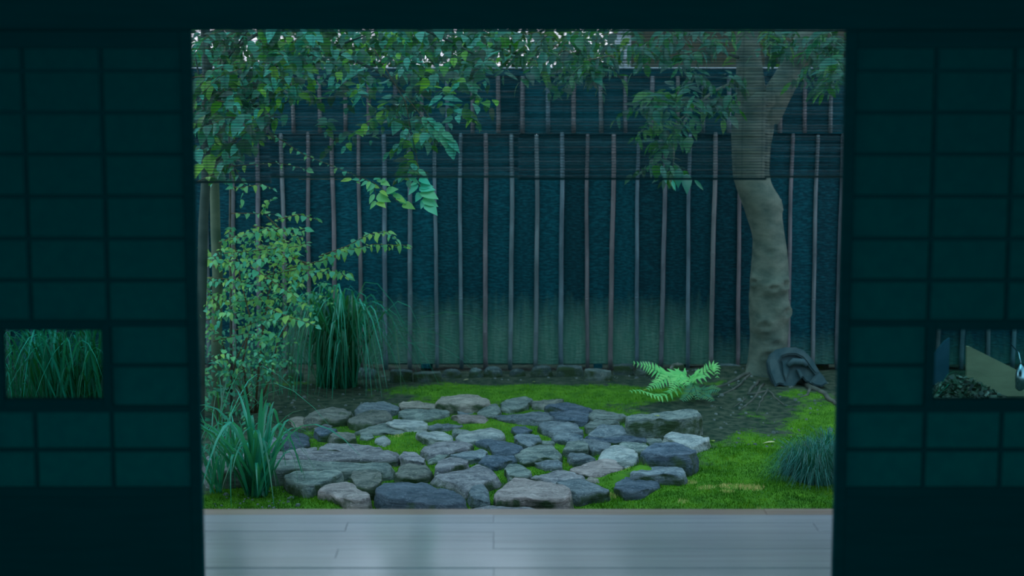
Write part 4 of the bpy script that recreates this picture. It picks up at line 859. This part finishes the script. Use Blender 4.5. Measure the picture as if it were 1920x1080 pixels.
# ------------------------------------------------------------------ grasses
def blade_mesh(nm, H, reach, droop, wd, m, seed, n=8, attr=None):
    rs = random.Random(seed); v = []; f = []; sw = rs.uniform(-.08, .08)
    for i in range(n+1):
        t = i/n; x = reach*t**1.3; z = H*(math.sin(min(t*1.45, 1.57)*1.0) - droop*max(0, t-.45)**1.6*2.6); y = sw*t*t
        ww = wd*(1-t**2.2)*(.55+.9*min(t*3, .5))+.0004; v += [(x, y-ww, z+ww*.4), (x, y, z), (x, y+ww, z+ww*.4)]
    for i in range(n):
        k = i*3; f += [(k, k+3, k+4, k+1), (k+1, k+4, k+5, k+2)]
    return mesh(nm, v, f, m, True)
def clump(name, label, cat, loc, variants, nb, rad, srange, dirf=None, group=None, part='blade'):
    t = thing(name, label, cat, loc, group)
    for i in range(nb):
        a = dirf() if dirf else R(0, 6.28); s = R(*srange); r = rad*math.sqrt(random.random()); b = R(0, 6.28)
        ob(part, random.choice(variants), t, Matrix.Translation((math.cos(b)*r, math.sin(b)*r*.7, -.01)) @ Matrix.Rotation(a, 4, 'Z') @ Matrix.Rotation(R(-.12, .25), 4, 'Y') @ Matrix.Diagonal((s*R(.8, 1.15), s, s, 1)))
    return t
def fwd(): # arching mostly sideways and towards the house, away from the fence
    return random.choice([R(-.9, .15), R(math.pi-.15, math.pi+.9), R(-2.2, -.9)])
vG = [blade_mesh('blade', .95, .18+.06*k, [.6, .85, 1.0, .75, .92, .5][k % 6], .0082, M['bladeG'], k) for k in range(9)]
g = gr(632, 724); clump('tall_grass', 'large clump of tall arching green grass in front of the fence, right of the shrub', 'grass', (g.x, g.y, height(g.x, g.y)), vG, 285, .14, (.5, 1.12), fwd, 'tall arching grass clumps')
vG2 = [blade_mesh('blade', .72, .5+.1*k, [.5, .8, 1.0, .7][k % 4], .0042, M['bladeG'], 20+k) for k in range(5)]
g = gr(668, 722); clump('tall_grass', 'thin outer grass stems arching far out towards the bamboo battens', 'grass', (g.x, g.y, height(g.x, g.y)), vG2, 16, .06, (.7, 1.15), lambda: R(-.35, .1), 'tall arching grass clumps')
g = gr(420, 860); clump('thin_grass', 'thin bluish grass arching between the doorpost and the shrub', 'grass', (g.x-.03, g.y, height(g.x, g.y)), vG2, 22, .08, (.5, 1.0), None, 'tall arching grass clumps')
vL = [blade_mesh('strap_leaf', .60, .08+.085*k, [.05, .5, .9, 1.15, .8][k % 5], .0135, M['bladeL'], 40+k, 9) for k in range(7)]
g = gr(483, 934); clump('strap_leaved_plant', 'broad strap-leaved green plant nearest the veranda in front of the stone slabs', 'plant', (g.x, g.y, height(g.x, g.y)), vL, 60, .05, (.6, 1.08), None, 'strap-leaved plants', 'strap_leaf')
g = gr(438, 912); clump('strap_leaved_plant', 'smaller strap-leaved plant next to the doorpost, behind the largest one', 'plant', (g.x, g.y, height(g.x, g.y)), vL, 26, .04, (.45, .85), None, 'strap-leaved plants', 'strap_leaf')
g = gr(405, 925); clump('strap_leaved_plant', 'sparse strap-leaved plant half hidden by the left doorpost', 'plant', (g.x, g.y, height(g.x, g.y)), vL, 16, .04, (.4, .7), None, 'strap-leaved plants', 'strap_leaf')
# stems of reeds beside the shrub
vR = [blade_mesh('blade', .5, .03+.03*k, .1, .004, M['bladeG'], 60+k) for k in range(4)]
g = gr(520, 745); clump('low_grass', 'loose low grass stems growing between the shrub and the tall grass', 'grass', (g.x, g.y, height(g.x, g.y)), vR, 40, .3, (.5, 1.0), None)
# mass of grass seen through the left door window
vW = [blade_mesh('blade', .95, .1+.09*k, [.2, .5, .8, .35][k % 4], .0085, M['bladeG'], 70+k) for k in range(7)]
g = gr(150, 800); clump('tall_grass', 'dense upright grass seen through the glass of the left door', 'grass', (g.x, g.y, height(g.x, g.y)), vW, 230, .30, (.6, 1.0), None, 'tall arching grass clumps')
g = gr(20, 790); clump('tall_grass', 'arching pale grass at the edge of the left door glass', 'grass', (g.x, g.y, height(g.x, g.y)), vW, 120, .30, (.4, .75), None, 'tall arching grass clumps')
g = gr(1765, 770); clump('low_grass', 'few thin curved grass blades beside the litter heap in the right door glass', 'grass', (g.x-.1, g.y-.1, height(g.x, g.y)), vG2, 12, .05, (.35, .6), lambda: R(-.5, .5))
# blue-green dwarf grass by the right doorpost
def tuft(name, label, px, py, rad, H, n, tone):
    g = gr(px, py); v = []; f = []; tn = []; z0 = height(g.x, g.y)-.01
    for _ in range(n):
        a = R(0, 6.28); r = rad*.55*math.sqrt(random.random()); bx_, by_ = math.cos(a)*r, math.sin(a)*r; b = a+R(-.7, .7); h = H*R(.35, 1.25); re = rad*R(.2, 1.15); wd = R(.0012, .0024); k = len(v); tt = min(1, max(0, tone+R(-.45, .45)))
        px_, py_ = -math.sin(b)*wd, math.cos(b)*wd
        for i in range(6):
            t = i/5; x = bx_+math.cos(b)*re*t**1.3; y = by_+math.sin(b)*re*t**1.3; z = h*math.sin(t*2.85); e = 1-t*.9
            v += [(x-px_*e, y-py_*e, z), (x+px_*e, y+py_*e, z)]; tn += [tt, tt]
        for i in range(5): f.append((k+2*i, k+2*i+1, k+2*i+3, k+2*i+2))
    me = mesh(name, v, f, M['bladeM']); a = me.attributes.new('tone', 'FLOAT', 'POINT'); a.data.foreach_set('value', tn)
    o = ob(name, me, None, Matrix.Translation((g.x, g.y, z0))); tag(o, label, 'grass', 'dwarf blue-green grass tufts'); return o
tuft('dwarf_grass', 'large dense blue-green grass tuft beside the right doorpost', 1528, 915, .20, .17, 1100, .5)
tuft('dwarf_grass', 'small blue-green grass tuft, towards the moss in front of the large one', 1483, 905, .09, .10, 220, .4)
tuft('dwarf_grass', 'low blue-green grass tuft behind the large one, against the doorpost', 1556, 872, .16, .15, 450, .6)

# ------------------------------------------------------------------ fallen leaves
for px, py, s, a, lb in ((1339, 832, .05, .4, 'small yellow fallen leaf beside the pale end stone of the paving'), (1453, 836, .07, 1.4, 'yellow-green fallen leaf on bare soil near the blue-green grass'), (1213, 746, .035, 2.2, 'whitish fallen leaf below the fern'), (1003, 727, .035, .8, 'orange-brown fallen leaf on the moss behind the paving'), (879, 716, .04, 1.8, 'pale fallen leaf on soil under the fence'), (1142, 728, .03, .2, 'tiny pale fallen leaf on the moss near the squared block')):
    g = gr(px, py); o = ob('fallen_leaf', leaf_mesh('fallen_leaf', OVAL, .15, .2, M['yellow_leaf']), None, Matrix.Translation((g.x, g.y, height(g.x, g.y)+.012)) @ Matrix.Rotation(a, 4, 'Z') @ Matrix.Scale(s, 4)); tag(o, lb, 'leaf')
g = gr(1236, 781, GZ+.17); o = ob('fallen_leaf', leaf_mesh('fallen_leaf', OVAL, .15, .2, M['yellow_leaf']), None, Matrix.Translation((g.x, g.y, GZ+.172)) @ Matrix.Rotation(.7, 4, 'Z') @ Matrix.Scale(.05, 4)); tag(o, 'yellow-green fallen leaf lying on the long raised block', 'leaf')

# ------------------------------------------------------------------ things seen through the right door window
def leaning(name, pts, Y, th, m, label, cat):
    P_ = [at(a, b, Y) for a, b in pts]; c = sum(P_, Vector())/len(P_); n = len(P_)
    v = [p-c for p in P_]+[p-c+Vector((0, th, 0)) for p in P_]; f = [tuple(range(n)), tuple(range(2*n-1, n-1, -1))]+[(i, i+n, (i+1) % n+n, (i+1) % n) for i in range(n)]
    o = ob(name, mesh(name, v, f, m), None, Matrix.Translation(c)); tag(o, label, cat); return o
leaning('tan_board', [(1813, 650), (1818, 650), (1870, 676), (1935, 708), (1990, 735), (1990, 800), (1900, 800), (1812, 760)], 10.6, .03, M['tanboard'], 'tan slanted board leaning behind the litter heap in the right door glass', 'board')
leaning('blue_board', [(1748, 668), (1772, 640), (1781, 634), (1779, 700), (1760, 740), (1745, 745)], 11.0, .03, M['blueboard'], 'narrow slate-blue board standing behind the tan board', 'board')
q = MB(); c = at(1913, 712, 10.3); q.tube([(0, 0, -.07), (0, 0, -.055), (0, 0, 0), (0, 0, .05), (0, 0, .085), (0, 0, .10)], [.010, .028, .034, .030, .016, .004], 14)
q.tube([(0, 0, .10), (0, .05, .16), (0, .25, .19)], .004, 6)
o = ob('steel_ladle', q.me('steel_ladle', M['steel'], True), None, Matrix.Translation(c)); tag(o, 'shiny steel vessel hanging at the edge of the tan board', 'vessel')
v = []; f = []; tn = []; g = gr(1800, 770)
for _ in range(1500):
    a = R(0, 6.28); r = .42*math.sqrt(random.random()); h = .20*math.exp(-(r/.26)**2); p = Vector((math.cos(a)*r, math.sin(a)*r*.7, h*R(.8, 1.08))); s = R(.008, .028); k = len(v); tt = R(0, 1)
    e1 = Vector((R(-1, 1), R(-1, 1), R(-.6, .6))).normalized()*s; e2 = Vector((R(-1, 1), R(-1, 1), R(-.6, .6))).normalized()*s
    v += [p-e1, p+e2, p+e1, p-e2]; f.append((k, k+1, k+2, k+3)); tn += [tt]*4
me = mesh('leaf_litter', v, f, M['litter']); a = me.attributes.new('tone', 'FLOAT', 'POINT'); a.data.foreach_set('value', tn)
tag(ob('leaf_litter', me, None, Matrix.Translation((g.x, g.y, GZ+.01))), 'heap of dry leaf litter seen through the right door glass', 'litter', kind='stuff')
# pebbles on the bare soil
pv = []
q = MB()
for _ in range(300):
    px, py = random.choice([(R(1330, 1560), R(760, 850)), (R(700, 1400), R(700, 716)), (R(1340, 1560), R(715, 770)), (R(520, 720), R(715, 790)), (R(400, 560), R(925, 965))])
    g = gr(px, py)
    if on_stone(g.x, g.y): continue
    z = height(g.x, g.y); s = R(.004, .013)*(1.5 if random.random() < .1 else 1); b = [(R(.7, 1.2)*s*math.cos(t*1.2566), R(.7, 1.2)*s*math.sin(t*1.2566)) for t in range(5)]
    q.add([(g.x+x, g.y+y, z-.003) for x, y in b]+[(g.x+x*.6, g.y+y*.6, z+s*.6) for x, y in b], [(0, 1, 6, 5), (1, 2, 7, 6), (2, 3, 8, 7), (3, 4, 9, 8), (4, 0, 5, 9), (5, 6, 7, 8, 9)])
tag(ob('gravel', q.me('gravel', simple('gravel_grit', (0.08, .11, .11), (.20, .24, .24), 3), False)), 'loose grey grit and small pebbles scattered over the bare soil', 'gravel', kind='stuff')

# ------------------------------------------------------------------ beyond the fence
NB = thing('neighbour_house', 'dim brown neighbouring house wall above the fence left of the tree', 'house', (2.4, 15.5, GZ))
xl = at(1183, 100, 15.5).x
boxo('wall', xl-2.4, 3.6, 0, 3.0, 0, 3.6, M['house'], NB); boxo('siding', xl-2.4-.14, xl-2.4-.005, -.06, .1, 0, 3.3, M['siding'], NB)
for k in range(12): boxo('siding_lap', xl-2.4-.145, xl-2.4-.004, -.072, -.06, 1.8+k*.12, 1.8+k*.12+.012, M['rooftile'], NB)
q = MB(); q.add([(xl-3.0, -.6, 3.4), (4, -.6, 3.4), (4, 1.6, 4.5), (xl-3.0, 1.6, 4.5), (xl-3.0, -.6, 3.5), (4, -.6, 3.5), (4, 1.6, 4.6), (xl-3.0, 1.6, 4.6)], [(0, 3, 2, 1), (4, 5, 6, 7), (0, 1, 5, 4), (1, 2, 6, 5), (2, 3, 7, 6), (3, 0, 4, 7)]); ob('roof', q.me('roof', M['rooftile']), NB)
def far_tree(px, Y, rx, z0, z1, n, sz, label, tone=.4, name='background_tree'):
    x = at(px, 100, Y).x; t = thing(name, label, 'tree', (x, Y, GZ)); q = MB(); q.tube([(0, 0, 0), (.03, 0, 1.2), (0, .05, 2.2), (.1, 0, (z1+z0)/2-GZ)], [.09, .07, .06, .03], 8); ob('trunk', q.me('trunk', M['bark_dark'], True), t)
    ms = []; tn = []
    lm = leaf_mesh('leaf', OVAL, .2, .3, M['leafB'])
    for _ in range(n):
        a = R(0, 6.28); r = math.sqrt(random.random()); zz = R(0, 1); p = Vector((math.cos(a)*r*rx, math.sin(a)*r*.6, z0-GZ+(z1-z0)*zz)); nn = mnoise.noise((p.x*2.2+px, p.y*2, p.z*2.4))
        if nn < -.22: continue
        ms.append(frame_m(p, (R(-1, 1), R(-1, 1), R(-.9, .2)), (R(-.5, .5), R(-.8, .2), 1), sz*R(.7, 1.3))); tn.append(min(1, max(0, tone+nn*.6+R(-.35, .35))))
    merge_leaves('foliage', [lm], ms, M['leafB'], tn, t)
far_tree(420, 13.2, 1.0, 1.0, 2.25, 1700, .12, 'dense dark tree beyond the fence behind the leftmost blind', .3)
far_tree(690, 13.6, .75, 1.3, 2.2, 1400, .11, 'thinner bushy tree beyond the fence behind the second blind', .45)
far_tree(880, 13.4, .7, 1.3, 2.2, 1700, .09, 'fine-leaved bush rising beyond the fence behind the hanging sprays', .35)
far_tree(1080, 13.2, .6, 1.3, 2.3, 1500, .09, 'yellow-green tree beyond the fence next to the pale siding', .7)
far_tree(1450, 13.0, .35, 1.4, 2.6, 350, .09, 'bright yellow-green tree beyond the fence behind the trunk fork', .85)
far_tree(1600, 13.2, .8, 1.3, 3.2, 900, .10, 'dark tree beyond the fence right of the trunk fork', .25)
